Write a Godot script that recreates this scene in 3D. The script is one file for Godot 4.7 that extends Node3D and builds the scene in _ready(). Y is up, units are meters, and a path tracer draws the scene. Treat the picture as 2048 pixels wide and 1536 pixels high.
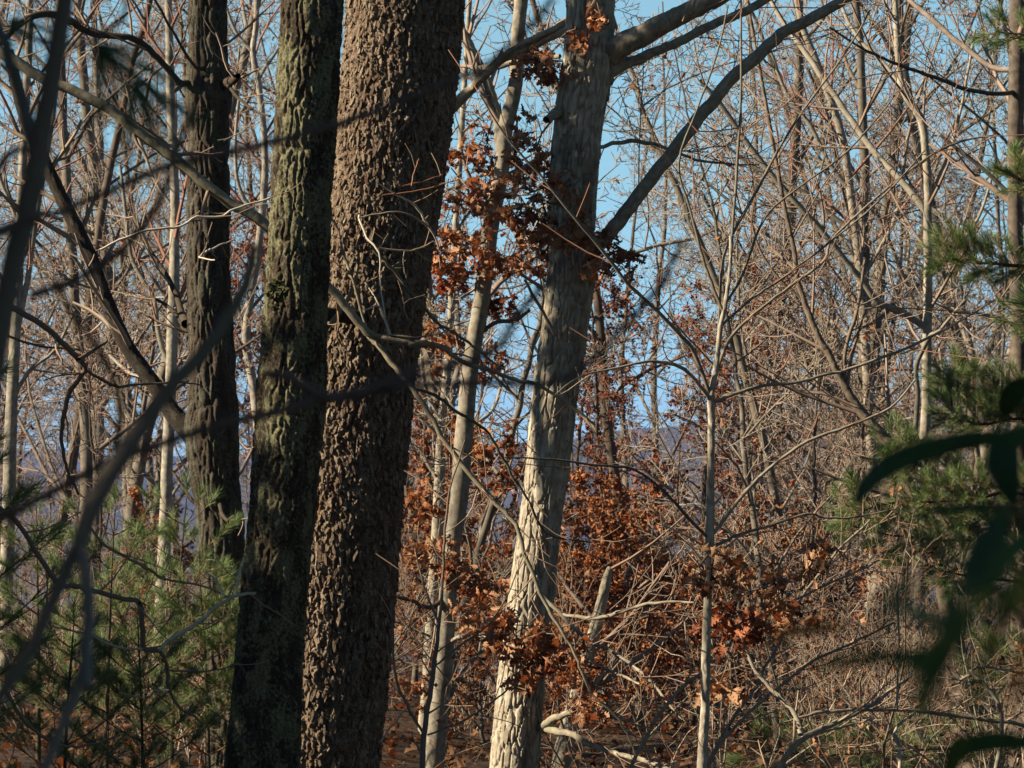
extends Node3D
# A leafless winter wood seen through a long lens: sunlit from the left, blurred twigs close to the camera.

const FOCAL := 5807.0            # pixels of the 2048-wide photograph per unit of slope
const PITCH := 1.8               # degrees upwards
const EYE := Vector3(0, 1.6, 0)

class Geo:
	var v := PackedVector3Array()
	var n := PackedVector3Array()
	var c := PackedColorArray()
	var i := PackedInt32Array()

var names := {}
var view_basis: Basis
var M := {}
var ground_noise: FastNoiseLite
var tint_noise: FastNoiseLite


# ---------------------------------------------------------------- names, tags, meshes
func numbered(called: String) -> String:
	var k: int = names.get(called, 0)
	names[called] = k + 1
	return called if k == 0 else "%s_%03d" % [called, k]


func tag(o: Node3D, label := "", category := "", group := "", kind := "") -> void:
	if label: o.set_meta("label", label)
	if category: o.set_meta("category", category)
	if group: o.set_meta("group", group)
	if kind: o.set_meta("kind", kind)


func thing(called: String, where: Vector3, label: String, category: String, group := "") -> Node3D:
	var o := Node3D.new()
	o.name = numbered(called)
	add_child(o)
	o.position = where
	tag(o, label, category, group)
	return o


func commit(g: Geo, m: Material) -> ArrayMesh:
	var a := []
	a.resize(Mesh.ARRAY_MAX)
	a[Mesh.ARRAY_VERTEX] = g.v
	a[Mesh.ARRAY_NORMAL] = g.n
	a[Mesh.ARRAY_COLOR] = g.c
	a[Mesh.ARRAY_INDEX] = g.i
	var mesh := ArrayMesh.new()
	mesh.add_surface_from_arrays(Mesh.PRIMITIVE_TRIANGLES, a)
	mesh.surface_set_material(0, m)
	return mesh


# A part: the geometry is in the axes of «frame» (the thing), or in the world when in_world is set.
func part(parent: Node3D, called: String, g: Geo, m: Material, in_world := true, kind := "", label := "") -> MeshInstance3D:
	var o := MeshInstance3D.new()
	o.name = called
	if g.v.size() == 0:
		return o
	o.mesh = commit(g, m)
	parent.add_child(o, true)
	if in_world:
		var p := Vector3.ZERO
		var q: Node = parent
		while q is Node3D and q != self:
			p += q.position
			q = q.get_parent()
		o.position = -p
	tag(o, label, "", "", kind)
	return o


# ---------------------------------------------------------------- places
func at(u: float, v: float, d: float) -> Vector3:
	return EYE + view_basis * Vector3((u - 1024.0) / FOCAL * d, (768.0 - v) / FOCAL * d, -d)


func ground_y(x: float, z: float) -> float:
	var d := -z
	var left := 1.0 - smoothstep(-0.11, 0.02, x / maxf(d, 6.0))
	var edge := lerpf(44.0, 78.0, left)
	var rate := lerpf(0.042, 0.026, left)
	var y := -rate * clampf(d, -10.0, edge)
	if d > edge:
		y -= (d - edge) * 0.17
	y = maxf(y, -70.0)
	return y + ground_noise.get_noise_2d(x * 1.0, z * 1.0) * 0.16 * clampf(d / 20.0, 0.3, 3.0)


# where a thing stands among the trunks that one can name
const LANDMARKS := [[-9000.0, ""], [0.0, "left edge"], [345.0, "left-hand grey trunk"], [430.0, "furrowed oak"], [660.0, "flaky pine"], [880.0, "grey trunk"], [1050.0, "shaggy oak"], [1412.0, "pale sapling"], [1850.0, "kinked tree"], [2048.0, "right edge"], [9000.0, ""]]
const COUNTED := ["first", "second", "third", "fourth", "fifth", "sixth", "seventh", "eighth", "ninth", "tenth", "eleventh", "twelfth", "thirteenth", "fourteenth", "fifteenth", "sixteenth", "seventeenth", "eighteenth", "nineteenth", "twentieth"]
var placed_so_far := {}

func among(u: float, what: String) -> String:
	for k in LANDMARKS.size() - 1:
		if u < LANDMARKS[k + 1][0]:
			var where: String = "beyond the left edge" if k == 0 else "beyond the right edge" if k == 9 else "between %s and %s" % [LANDMARKS[k][1], LANDMARKS[k + 1][1]]
			var key := what + where
			var n: int = placed_so_far.get(key, 0)
			placed_so_far[key] = n + 1
			return "%s %s, %s from left" % [what, where, COUNTED[mini(n, 19)]]
	return what


func on_ground(x: float, d: float) -> Vector3:
	return Vector3(x, ground_y(x, -d), -d)


# ---------------------------------------------------------------- curves
# a: [u, v, width, u, v, width ...] in the photograph's pixels, seen at depth d0 (running to d1)
func trace(a: Array, d0: float, d1 := -1.0, wobble := 0.0, rng: RandomNumberGenerator = null, per := 4) -> Array:
	if d1 < 0.0: d1 = d0
	var m := a.size() / 3
	var p := PackedVector3Array()
	var r := PackedFloat32Array()
	for k in m:
		var d := lerpf(d0, d1, float(k) / maxf(1.0, m - 1))
		p.append(at(a[k * 3], a[k * 3 + 1], d))
		r.append(a[k * 3 + 2] * 0.5 / FOCAL * d)
	return smooth_path(p, r, per, wobble, rng)


func smooth_path(p: PackedVector3Array, r: PackedFloat32Array, per := 4, wobble := 0.0, rng: RandomNumberGenerator = null) -> Array:
	var q := PackedVector3Array()
	var s := PackedFloat32Array()
	for k in p.size() - 1:
		var a := p[maxi(k - 1, 0)]
		var b := p[k]
		var c := p[k + 1]
		var e := p[mini(k + 2, p.size() - 1)]
		for j in per:
			var t := float(j) / per
			var w := b.cubic_interpolate(c, a, e, t)
			if wobble > 0.0 and rng and (k + j) > 0:
				w += Vector3(rng.randf() - 0.5, rng.randf() - 0.5, rng.randf() - 0.5) * wobble
			q.append(w)
			s.append(lerpf(r[k], r[k + 1], t))
	q.append(p[p.size() - 1])
	s.append(r[p.size() - 1])
	return [q, s]


func tube(g: Geo, p: PackedVector3Array, r: PackedFloat32Array, sides: int, col: Color) -> void:
	var m := p.size()
	if m < 2: return
	var t := (p[1] - p[0]).normalized()
	var nn := t.cross(Vector3.UP if absf(t.y) < 0.9 else Vector3.RIGHT).normalized()
	var base := g.v.size()
	var ca := PackedFloat32Array()
	var sa := PackedFloat32Array()
	for k in sides:
		ca.append(cos(TAU * k / sides))
		sa.append(sin(TAU * k / sides))
	for j in m:
		if j > 0:
			t = (p[mini(j + 1, m - 1)] - p[j - 1]).normalized()
			nn = (nn - t * nn.dot(t)).normalized()
		var bb := t.cross(nn)
		for k in sides:
			var dir := nn * ca[k] + bb * sa[k]
			g.v.append(p[j] + dir * r[j])
			g.n.append(dir)
			g.c.append(col)
	for j in m - 1:
		for k in sides:
			var a := base + j * sides + k
			var b := base + j * sides + (k + 1) % sides
			g.i.append_array(PackedInt32Array([a, a + sides, b, b, a + sides, b + sides]))


func lathe_tip(g: Geo, p: Vector3, dir: Vector3, r: float, col: Color) -> void:
	# closes a broken or cut end with a low rough cone
	var base := g.v.size()
	var nn := dir.cross(Vector3.UP if absf(dir.y) < 0.9 else Vector3.RIGHT).normalized()
	var bb := dir.cross(nn)
	for k in 8:
		g.v.append(p + (nn * cos(TAU * k / 8) + bb * sin(TAU * k / 8)) * r)
		g.n.append(dir)
		g.c.append(col)
	g.v.append(p + dir * r * 0.4)
	g.n.append(dir)
	g.c.append(col)
	for k in 8:
		g.i.append_array(PackedInt32Array([base + k, base + 8, base + (k + 1) % 8]))


# ---------------------------------------------------------------- twigs that grow
# rule: Dictionary(count = per level, ratio, angle, bend, up, tip radius, sides, segs)
func grow(limbs: Geo, twigs: Geo, p0: Vector3, dir0: Vector3, length: float, r0: float, level: int, rule: Dictionary, rng: RandomNumberGenerator) -> PackedVector3Array:
	var segs: int = rule.segs[mini(level, rule.segs.size() - 1)]
	var pts := PackedVector3Array([p0])
	var rad := PackedFloat32Array([r0])
	var dir := dir0.normalized()
	var step := length / segs
	var tip: float = maxf(r0 * rule.taper, rule.tip)
	for s in segs:
		dir += Vector3(rng.randf() - 0.5, rng.randf() - 0.5, rng.randf() - 0.5) * rule.bend
		dir.y += rule.up * (0.4 if level == 0 else 1.0) / segs
		dir = dir.normalized()
		pts.append(pts[s] + dir * step)
		rad.append(lerpf(r0, tip, float(s + 1) / segs))
	var sides: int = rule.sides[mini(level, rule.sides.size() - 1)]
	var col: Color = rule.wood.lerp(rule.twig, clampf(level * 0.4 + rng.randf() * 0.4 - 0.1, 0, 1))
	tube(limbs if level == 0 else twigs, pts, rad, sides, col)
	if level < rule.count.size():
		var number: int = rule.count[level]
		number = int(round(number * rng.randf_range(0.75, 1.25)))
		var spin := rng.randf() * TAU
		for k in number:
			var t := lerpf(0.18, 1.0, (k + rng.randf() * 0.8) / number)
			var f := t * segs
			var j := mini(int(f), segs - 1)
			var q := pts[j].lerp(pts[j + 1], f - j)
			var along := (pts[j + 1] - pts[j]).normalized()
			var side := along.cross(Vector3.UP if absf(along.y) < 0.95 else Vector3.RIGHT).normalized()
			spin += 2.4 + rng.randf() * 0.9
			side = side.rotated(along, spin)
			var ang: float = rule.angle * rng.randf_range(0.7, 1.25)
			var cd := along * cos(ang) + side * sin(ang)
			var cl: float = length * rule.ratio * rng.randf_range(0.55, 1.2) * (1.12 - 0.62 * t)
			var cr: float = maxf(lerpf(r0, tip, t) * rng.randf_range(0.42, 0.62), rule.tip)
			if cl > 0.06:
				grow(limbs, twigs, q, cd, cl, cr, level + 1, rule, rng)
	return pts


func twig_rule(wood: Color, twig: Color, tip := 0.004, counts := [8, 6, 4], up := 0.25) -> Dictionary:
	return {"count": counts, "ratio": 0.5, "angle": 0.85, "bend": 0.34, "up": up, "tip": tip, "taper": 0.42, "sides": [7, 4, 3, 3, 3], "segs": [6, 5, 4, 3, 2], "wood": wood, "twig": twig}


# shoots along a drawn branch
func shoots(twigs: Geo, pts: PackedVector3Array, rad: PackedFloat32Array, spacing: float, length: float, rule: Dictionary, rng: RandomNumberGenerator, t0 := 0.15, level := 2) -> void:
	var run := 0.0
	var total := 0.0
	for k in pts.size() - 1: total += pts[k].distance_to(pts[k + 1])
	var next := total * t0 + rng.randf() * spacing
	var spin := rng.randf() * TAU
	for k in pts.size() - 1:
		var seg := pts[k].distance_to(pts[k + 1])
		while next < run + seg:
			var f := (next - run) / seg
			var along := (pts[k + 1] - pts[k]).normalized()
			var side := along.cross(Vector3.UP if absf(along.y) < 0.95 else Vector3.RIGHT).normalized()
			spin += 2.4 + rng.randf()
			var ang: float = rule.angle * rng.randf_range(0.6, 1.2)
			var cd := along * cos(ang) + side.rotated(along, spin) * sin(ang)
			grow(twigs, twigs, pts[k].lerp(pts[k + 1], f), cd, length * rng.randf_range(0.5, 1.25), maxf(rule.tip, rad[k] * 0.5), level, rule, rng)
			next += spacing * rng.randf_range(0.6, 1.4)
		run += seg


# ---------------------------------------------------------------- trunks with relief
# bark: Callable(place on the trunk, its length run) -> [height, colour]
func bark_trunk(path: PackedVector3Array, radii: PackedFloat32Array, sides: int, step: float, low: float, high: float, bark: Callable) -> Geo:
	var g := Geo.new()
	var cen := PackedVector3Array()
	var rad := PackedFloat32Array()
	var run := PackedFloat32Array()
	var s := 0.0
	for k in path.size() - 1:
		var seg := path[k].distance_to(path[k + 1])
		var f := 0.0
		while f < seg:
			var p := path[k].lerp(path[k + 1], f / seg)
			cen.append(p)
			rad.append(lerpf(radii[k], radii[k + 1], f / seg))
			run.append(s + f)
			f += step if p.y > low and p.y < high else 0.12
		s += seg
	var rings := cen.size()
	for j in rings:
		var t := (cen[mini(j + 1, rings - 1)] - cen[maxi(j - 1, 0)]).normalized()
		var nn := Vector3(0, 0, -1)
		nn = (nn - t * nn.dot(t)).normalized()
		var bb := t.cross(nn)
		for k in sides:
			var a := TAU * k / sides
			var dir := nn * cos(a) + bb * sin(a)
			var hc: Array = bark.call(Vector3(dir.x * rad[j], run[j], dir.z * rad[j]))
			g.v.append(cen[j] + dir * (rad[j] + hc[0]))
			g.c.append(hc[1])
	g.n.resize(g.v.size())
	for j in rings:
		var up := mini(j + 1, rings - 1) * sides
		var dn := maxi(j - 1, 0) * sides
		for k in sides:
			var e := (k + 1) % sides
			var w := (k - 1 + sides) % sides
			var across := g.v[j * sides + e] - g.v[j * sides + w]
			var along := g.v[up + k] - g.v[dn + k]
			g.n[j * sides + k] = across.cross(along).normalized()
	for j in rings - 1:
		for k in sides:
			var a := j * sides + k
			var b := j * sides + (k + 1) % sides
			g.i.append_array(PackedInt32Array([a, a + sides, b, b, a + sides, b + sides]))
	return g


# a flake of bark: a flat angular plate, its lower edge standing off
func flake(g: Geo, p: Vector3, out: Vector3, up: Vector3, wide: float, high: float, lift: float, col: Color, rng: RandomNumberGenerator) -> void:
	var side := up.cross(out).normalized()
	var base := g.v.size()
	var outline := PackedVector3Array()
	var m := 6
	var roll := rng.randf_range(-0.22, 0.22)
	for k in m:
		var a := TAU * (k + rng.randf_range(-0.3, 0.3)) / m
		var rr := rng.randf_range(0.6, 1.15)
		var x := cos(a) * wide * rr
		var y := sin(a) * high * rr
		outline.append(p + side * x + up * y + out * (lift * (0.5 - 0.5 * y / high) + roll * x * 0.6))
	var face := (out + up * (lift * 0.5 / high) - side * roll * 0.6).normalized()
	g.v.append(p + out * lift * 0.55)
	g.n.append(face)
	g.c.append(col)
	for k in m:
		g.v.append(outline[k])
		g.n.append(face)
		g.c.append(col)
	for k in m:
		var w := (outline[k] - p).normalized()
		g.v.append_array(PackedVector3Array([outline[k], outline[k] - out * (lift + 0.007) - w * wide * 0.15]))
		g.n.append_array(PackedVector3Array([w, w]))
		g.c.append_array(PackedColorArray([col, col]))
	for k in m:
		var e := (k + 1) % m
		var s0 := base + 1 + m + k * 2
		var s1 := base + 1 + m + e * 2
		g.i.append_array(PackedInt32Array([base, base + 1 + e, base + 1 + k, s0, s1, s0 + 1, s1, s1 + 1, s0 + 1]))


# ---------------------------------------------------------------- leaves
# a dry lobed oak leaf, from its stalk along +y, curled; rows = stations along it
const LOBES := [0.03, 0.13, 0.36, 0.12, 0.48, 0.14, 0.44, 0.13, 0.25, 0.0]

func leaf_shape(rng: RandomNumberGenerator, fine := true) -> Geo:
	var g := Geo.new()
	var roll := rng.randf_range(-1.8, 3.4)
	var fold := rng.randf_range(0.3, 1.45)
	var twist := rng.randf_range(-0.9, 0.9)
	var m := LOBES.size() if fine else 5
	for k in m:
		var t := float(k) / (m - 1)
		var w: float = LOBES[k] if fine else [0.04, 0.40, 0.12, 0.42, 0.02][k]
		w *= rng.randf_range(0.55, 1.05)
		var a := roll * t
		var mid := Vector3(0, sin(a) / maxf(absf(roll), 0.05) * signf(roll), (1.0 - cos(a)) / maxf(absf(roll), 0.05)) if absf(roll) > 0.05 else Vector3(0, t, 0)
		var nor := Vector3(0, -sin(a), cos(a))
		var ax := Vector3.RIGHT.rotated(Vector3.UP, twist * t)
		var lift := fold * (0.6 + 0.4 * sin(t * 7.0))
		g.v.append_array(PackedVector3Array([mid - ax * w * cos(lift) + nor * w * sin(lift), mid, mid + ax * w * cos(lift * 0.8) + nor * w * sin(lift * 0.8)]))
		g.n.append_array(PackedVector3Array([(nor + ax * sin(lift)).normalized(), nor, (nor - ax * sin(lift)).normalized()]))
		for q in 3: g.c.append(Color.WHITE)
	for k in m - 1:
		for q in 2:
			var a := k * 3 + q
			g.i.append_array(PackedInt32Array([a, a + 3, a + 1, a + 1, a + 3, a + 4]))
	return g


func add_shape(g: Geo, s: Geo, x: Transform3D, col: Color) -> void:
	var base := g.v.size()
	var nb := x.basis.orthonormalized()
	g.v.append_array(x * s.v)
	for k in s.n.size():
		g.n.append(nb * s.n[k])
		g.c.append(s.c[k] * col)
	for k in s.i: g.i.append(base + k)


func hang(dir: Vector3, rng: RandomNumberGenerator, size: float) -> Basis:
	# an attitude for a leaf whose length runs along dir
	var y := dir.normalized()
	var x := y.cross(Vector3(rng.randf() - 0.5, rng.randf() - 0.5, rng.randf() - 0.5)).normalized()
	return Basis(x, y, x.cross(y)).scaled(Vector3.ONE * size)


# ---------------------------------------------------------------- materials
func noise(seed_: int, freq: float, kind := FastNoiseLite.TYPE_SIMPLEX_SMOOTH, octaves := 3) -> FastNoiseLite:
	var f := FastNoiseLite.new()
	f.seed = seed_
	f.frequency = freq
	f.noise_type = kind
	f.fractal_type = FastNoiseLite.FRACTAL_FBM if octaves > 1 else FastNoiseLite.FRACTAL_NONE
	f.fractal_octaves = octaves
	return f


func cells(seed_: int, what: int) -> FastNoiseLite:
	var f := FastNoiseLite.new()
	f.seed = seed_
	f.frequency = 1.0
	f.noise_type = FastNoiseLite.TYPE_CELLULAR
	f.fractal_type = FastNoiseLite.FRACTAL_NONE
	f.cellular_return_type = what
	f.cellular_jitter = 1.0
	return f


func grain(seed_: int, freq: float, dark: Color, light: Color, sharp := 0.25) -> NoiseTexture2D:
	var t := NoiseTexture2D.new()
	t.width = 512
	t.height = 512
	t.seamless = true
	t.noise = noise(seed_, freq, FastNoiseLite.TYPE_SIMPLEX_SMOOTH, 5)
	var ramp := Gradient.new()
	ramp.offsets = PackedFloat32Array([0.5 - sharp, 0.5, 0.5 + sharp])
	ramp.colors = PackedColorArray([dark, dark.lerp(light, 0.55), light])
	t.color_ramp = ramp
	return t


func surface(called: String, tex: Texture2D, scale: float, rough := 0.9, relief: Texture2D = null, relief_cm := 0.0) -> StandardMaterial3D:
	var m := StandardMaterial3D.new()
	m.resource_name = called
	m.vertex_color_use_as_albedo = true
	m.roughness = rough
	m.metallic_specular = 0.3
	if tex:
		m.albedo_texture = tex
		m.uv1_triplanar = true
		m.uv1_scale = Vector3.ONE * scale
	if relief:
		m.heightmap_enabled = true
		m.heightmap_texture = relief
		m.heightmap_scale = relief_cm
	return m


func make_materials() -> void:
	var speck := grain(3, 0.02, Color(0.80, 0.78, 0.76), Color(1, 1, 1))
	var fine := grain(9, 0.05, Color(0.70, 0.67, 0.65), Color(1, 1, 1), 0.3)
	M.bark = surface("rough bark", fine, 2.2, 0.95, fine, 0.6)
	M.pine_bark = surface("scaly pine bark", fine, 2.9, 0.9, fine, 0.6)
	M.pale = surface("pale smooth bark", speck, 1.1, 0.85, fine, 0.25)
	M.twig = surface("twig bark", null, 1.0, 0.8)
	M.far = surface("far bark", speck, 0.7, 0.9)
	M.leaf = surface("dry leaf", speck, 9.0, 0.75)
	M.leaf.backlight_enabled = true
	M.leaf.backlight = Color(0.75, 0.55, 0.4)
	M.needle = surface("pine needle", null, 1.0, 0.45)
	M.needle.backlight_enabled = true
	M.needle.backlight = Color(0.35, 0.45, 0.2)
	M.evergreen = surface("leathery evergreen leaf", speck, 14.0, 0.75)
	M.evergreen.backlight_enabled = true
	M.evergreen.backlight = Color(0.3, 0.42, 0.14)
	M.evergreen.metallic_specular = 0.1
	M.soil = surface("leaf litter soil", grain(21, 0.03, Color(0.42, 0.36, 0.32), Color(1, 1, 1), 0.32), 0.55, 0.95, fine, 3.0)
	M.hill = surface("wooded hillside", grain(27, 0.045, Color(0.66, 0.62, 0.62), Color(1, 1, 1), 0.3), 0.004, 1.0)


# how much of the light each kind of surface gives back, on top of its own colours
func base_tones() -> void:
	for a in [[M.bark, 0.38], [M.pine_bark, 0.50], [M.pale, 0.64], [M.twig, 0.88], [M.far, 0.66], [M.leaf, 0.95], [M.needle, 0.95], [M.evergreen, 1.0], [M.soil, 0.5], [M.hill, 0.30]]:
		var m: StandardMaterial3D = a[0]
		m.albedo_color = Color(a[1], a[1], a[1]).linear_to_srgb()


# ---------------------------------------------------------------- camera, sky, sun
func make_view() -> void:
	var cam := Camera3D.new()
	cam.name = "camera"
	cam.position = EYE
	cam.rotation_degrees = Vector3(PITCH, 0, 0)
	cam.near = 0.05
	cam.far = 9000.0
	var lens := CameraAttributesPhysical.new()
	lens.frustum_focal_length = 90.73
	lens.frustum_focus_distance = 18.5
	lens.frustum_near = 0.05
	lens.frustum_far = 9000.0
	lens.exposure_aperture = 10.5
	cam.attributes = lens
	cam.fov = rad_to_deg(2.0 * atan(768.0 / FOCAL))
	add_child(cam)
	view_basis = Basis(Vector3.RIGHT, deg_to_rad(PITCH))

	var sky := ProceduralSkyMaterial.new()
	sky.sky_top_color = Color(0.008, 0.030, 0.078).linear_to_srgb()
	sky.sky_horizon_color = Color(0.152, 0.285, 0.338).linear_to_srgb()
	sky.sky_curve = 0.27
	sky.ground_bottom_color = Color(0.08, 0.07, 0.06).linear_to_srgb()
	sky.ground_horizon_color = Color(0.30, 0.42, 0.48).linear_to_srgb()
	sky.sun_angle_max = 4.0
	var e := Environment.new()
	e.background_mode = Environment.BG_SKY
	e.sky = Sky.new()
	e.sky.sky_material = sky
	e.tonemap_mode = Environment.TONE_MAPPER_LINEAR
	e.tonemap_exposure = 2.9
	e.fog_enabled = true
	e.fog_density = 0.00013
	e.fog_light_color = Color(0.52, 0.68, 1.0)
	e.sdfgi_enabled = true
	e.ssao_enabled = true
	e.ssil_enabled = true
	var w := WorldEnvironment.new()
	w.name = "environment"
	w.environment = e
	add_child(w)

	var sun := DirectionalLight3D.new()
	sun.name = "sun"
	sun.light_energy = 1.6
	sun.light_color = Color(1.0, 0.93, 0.80)
	sun.light_angular_distance = 0.5
	sun.shadow_enabled = true
	# from the left, a touch behind the camera, a low winter sun
	var towards := Vector3(-0.85, 0.48, 0.17).normalized()
	add_child(sun)
	sun.look_at_from_position(towards * 50.0, Vector3.ZERO, Vector3.UP)


# ---------------------------------------------------------------- ground and hills
func sheet(xs: PackedFloat32Array, zs: PackedFloat32Array, height: Callable, paint: Callable) -> Geo:
	var g := Geo.new()
	var w := xs.size()
	for z in zs:
		for x in xs:
			g.v.append(Vector3(x, height.call(x, z), z))
			g.c.append(paint.call(x, z))
	g.n.resize(g.v.size())
	for j in zs.size():
		for k in w:
			var across := g.v[j * w + mini(k + 1, w - 1)] - g.v[j * w + maxi(k - 1, 0)]
			var along := g.v[mini(j + 1, zs.size() - 1) * w + k] - g.v[maxi(j - 1, 0) * w + k]
			g.n[j * w + k] = along.cross(across).normalized() if along.z > 0 else across.cross(along).normalized()
	for j in zs.size() - 1:
		for k in w - 1:
			var a := j * w + k
			g.i.append_array(PackedInt32Array([a, a + 1, a + w, a + 1, a + w + 1, a + w]))
	return g


func spread(a: float, b: float, first: float, growth: float) -> PackedFloat32Array:
	var out := PackedFloat32Array()
	var x := a
	var s := first
	while x < b:
		out.append(x)
		x += s
		s *= growth
	out.append(b)
	return out


func make_ground() -> void:
	ground_noise = noise(5, 0.11, FastNoiseLite.TYPE_SIMPLEX_SMOOTH, 3)
	var half := spread(0.0, 4200.0, 0.5, 1.09)
	var xs := PackedFloat32Array()
	for k in range(half.size() - 1, 0, -1): xs.append(-half[k])
	xs.append_array(half)
	var zs := PackedFloat32Array()
	var ds := spread(-30.0, 5000.0, 0.6, 1.022)
	for k in range(ds.size() - 1, -1, -1): zs.append(-ds[k])
	var patch := noise(31, 0.35)
	var g := sheet(xs, zs, ground_y, func(x, z):
		var f: float = clampf(0.5 + patch.get_noise_2d(x, z), 0, 1)
		return Color(0.10, 0.062, 0.038).lerp(Color(0.19, 0.115, 0.065), f))
	var o := part(self, "ground", g, M.soil)
	tag(o, "", "", "", "structure")

	# dry leaves lying on it
	var rng := RandomNumberGenerator.new()
	rng.seed = 77
	var mm := MultiMesh.new()
	mm.transform_format = MultiMesh.TRANSFORM_3D
	mm.use_colors = true
	mm.mesh = commit(leaf_shape(rng, false), M.leaf)
	mm.instance_count = 26000
	for k in mm.instance_count:
		var d := 9.0 + 80.0 * pow(rng.randf(), 0.8)
		var x := rng.randf_range(-0.26, 0.24) * d
		var b := Basis(Vector3.UP, rng.randf() * TAU) * Basis(Vector3.RIGHT, -PI / 2 + rng.randf_range(-0.7, 0.7))
		mm.set_instance_transform(k, Transform3D(b.scaled(Vector3.ONE * rng.randf_range(0.08, 0.15)), Vector3(x, ground_y(x, -d) + rng.randf_range(0.01, 0.06), -d)))
		mm.set_instance_color(k, leaf_color(rng, 1))
	var lm := MultiMeshInstance3D.new()
	lm.name = "leaf_litter"
	lm.multimesh = mm
	add_child(lm)
	tag(lm, "fallen brown oak leaves lying thick on the forest floor", "leaf litter", "", "stuff")

	# far ridges: [distance, crest heights at points across the photograph]
	var rough := noise(41, 0.0035, FastNoiseLite.TYPE_SIMPLEX_SMOOTH, 4)
	var fuzz := noise(43, 0.05, FastNoiseLite.TYPE_SIMPLEX_SMOOTH, 3)
	var crests := [[2300.0, 940.0, 925.0, 895.0, 845.0, 770.0], [3400.0, 905.0, 915.0, 905.0, 880.0, 830.0]]
	for n in 2:
		var far: float = crests[n][0]
		var hx := PackedFloat32Array()
		for k in 241: hx.append(lerpf(-0.42, 0.42, k / 240.0) * far)
		var hz := PackedFloat32Array()
		for k in 40: hz.append(-(far + 500.0 - 1400.0 * k / 39.0))
		var form := func(x: float, z: float) -> float:
			var u := 1024.0 + x / far * FOCAL
			var f := clampf(u / 512.0, -2.0, 6.0)
			var j := clampi(int(floor(f)), 0, 3)
			var v: float = lerpf(crests[n][1 + j], crests[n][2 + j], f - j)
			var top := clampf(1.6 + (950.0 - v) / FOCAL * far, -30.0, 190.0) + rough.get_noise_2d(x, n * 900.0) * 14.0
			var q := (-z - far) / (500.0 if -z > far else 900.0)
			var hill := lerpf(-95.0, top, 1.0 - q * q)
			return hill + rough.get_noise_2d(x * 2.2, z * 2.2) * 9.0 * absf(q) + fuzz.get_noise_2d(x, z) * 6.0
		var hg := sheet(hx, hz, form, func(x, z):
			var f: float = clampf(0.5 + 0.9 * rough.get_noise_2d(x * 3.0, z * 3.0), 0, 1)
			return Color(0.135, 0.115, 0.10).lerp(Color(0.20, 0.165, 0.135), f))
		var ho := part(self, numbered("hill"), hg, M.hill)
		tag(ho, "", "", "", "structure")


func leaf_color(rng: RandomNumberGenerator, kind: int) -> Color:
	var f := rng.randf()
	var c: Color
	match kind:
		0: c = Color(0.50, 0.29, 0.175).lerp(Color(0.24, 0.105, 0.06), f)      # tan to brown, near
		1: c = Color(0.30, 0.17, 0.09).lerp(Color(0.14, 0.068, 0.038), f)        # litter
		2: c = Color(0.47, 0.205, 0.085).lerp(Color(0.22, 0.095, 0.05), f)        # orange
		3: c = Color(0.38, 0.145, 0.075).lerp(Color(0.19, 0.07, 0.045), f)       # dull red
		_: c = Color(0.5, 0.31, 0.19).lerp(Color(0.33, 0.18, 0.10), f)          # pale tan
	return c * rng.randf_range(0.8, 1.2)


# ---------------------------------------------------------------- the big trunks
# extends a traced trunk down to the ground (with a flare) and up to the given height above it
func full_trunk(tr: Array, top: float) -> Array:
	var p: PackedVector3Array = tr[0]
	var r: PackedFloat32Array = tr[1]
	var lean := (p[0] - p[8]).normalized()          # traced from the top down
	var q := PackedVector3Array()
	var s := PackedFloat32Array()
	var h := top - p[0].y
	if h > 0.5:
		for k in range(5, 0, -1):
			q.append(p[0] + lean * (h * k / 5.0))
			s.append(lerpf(r[0], r[0] * 0.45, k / 5.0))
	for k in p.size():
		q.append(p[k])
		s.append(r[k])
	var last := p[p.size() - 1]
	var down := (last - p[p.size() - 9]).normalized()
	var gy := ground_y(last.x, last.z) - 0.3
	var k2 := 0
	while last.y > gy:
		k2 += 1
		last += down.lerp(Vector3.DOWN, 0.5).normalized() * 0.25
		q.append(last)
		s.append(r[r.size() - 1] * (1.0 + 0.06 * k2 * k2))
	q.reverse()
	s.reverse()
	return [q, s]


# limbs and twigs above the frame: they cast the shade that falls on what stands to the right
func upper_crown(t: Node3D, tr: Array, from: float, number: int, length: float, rule: Dictionary, m: Material, rng: RandomNumberGenerator) -> void:
	var tw := Geo.new()
	var p: PackedVector3Array = tr[0]
	var r: PackedFloat32Array = tr[1]
	for k in number:
		var h := lerpf(from, p[p.size() - 1].y, (k + rng.randf()) / number)
		for j in p.size() - 1:
			if p[j].y <= h and p[j + 1].y > h:
				var li := Geo.new()
				var a := rng.randf() * TAU
				grow(li, tw, p[j], Vector3(cos(a), rng.randf_range(0.4, 1.1), sin(a)), length * rng.randf_range(0.7, 1.2), r[j] * 0.4, 0, rule, rng)
				part(t, "limb", li, m)
				break
	part(t, "crown", tw, M.twig, true, "stuff")


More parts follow.
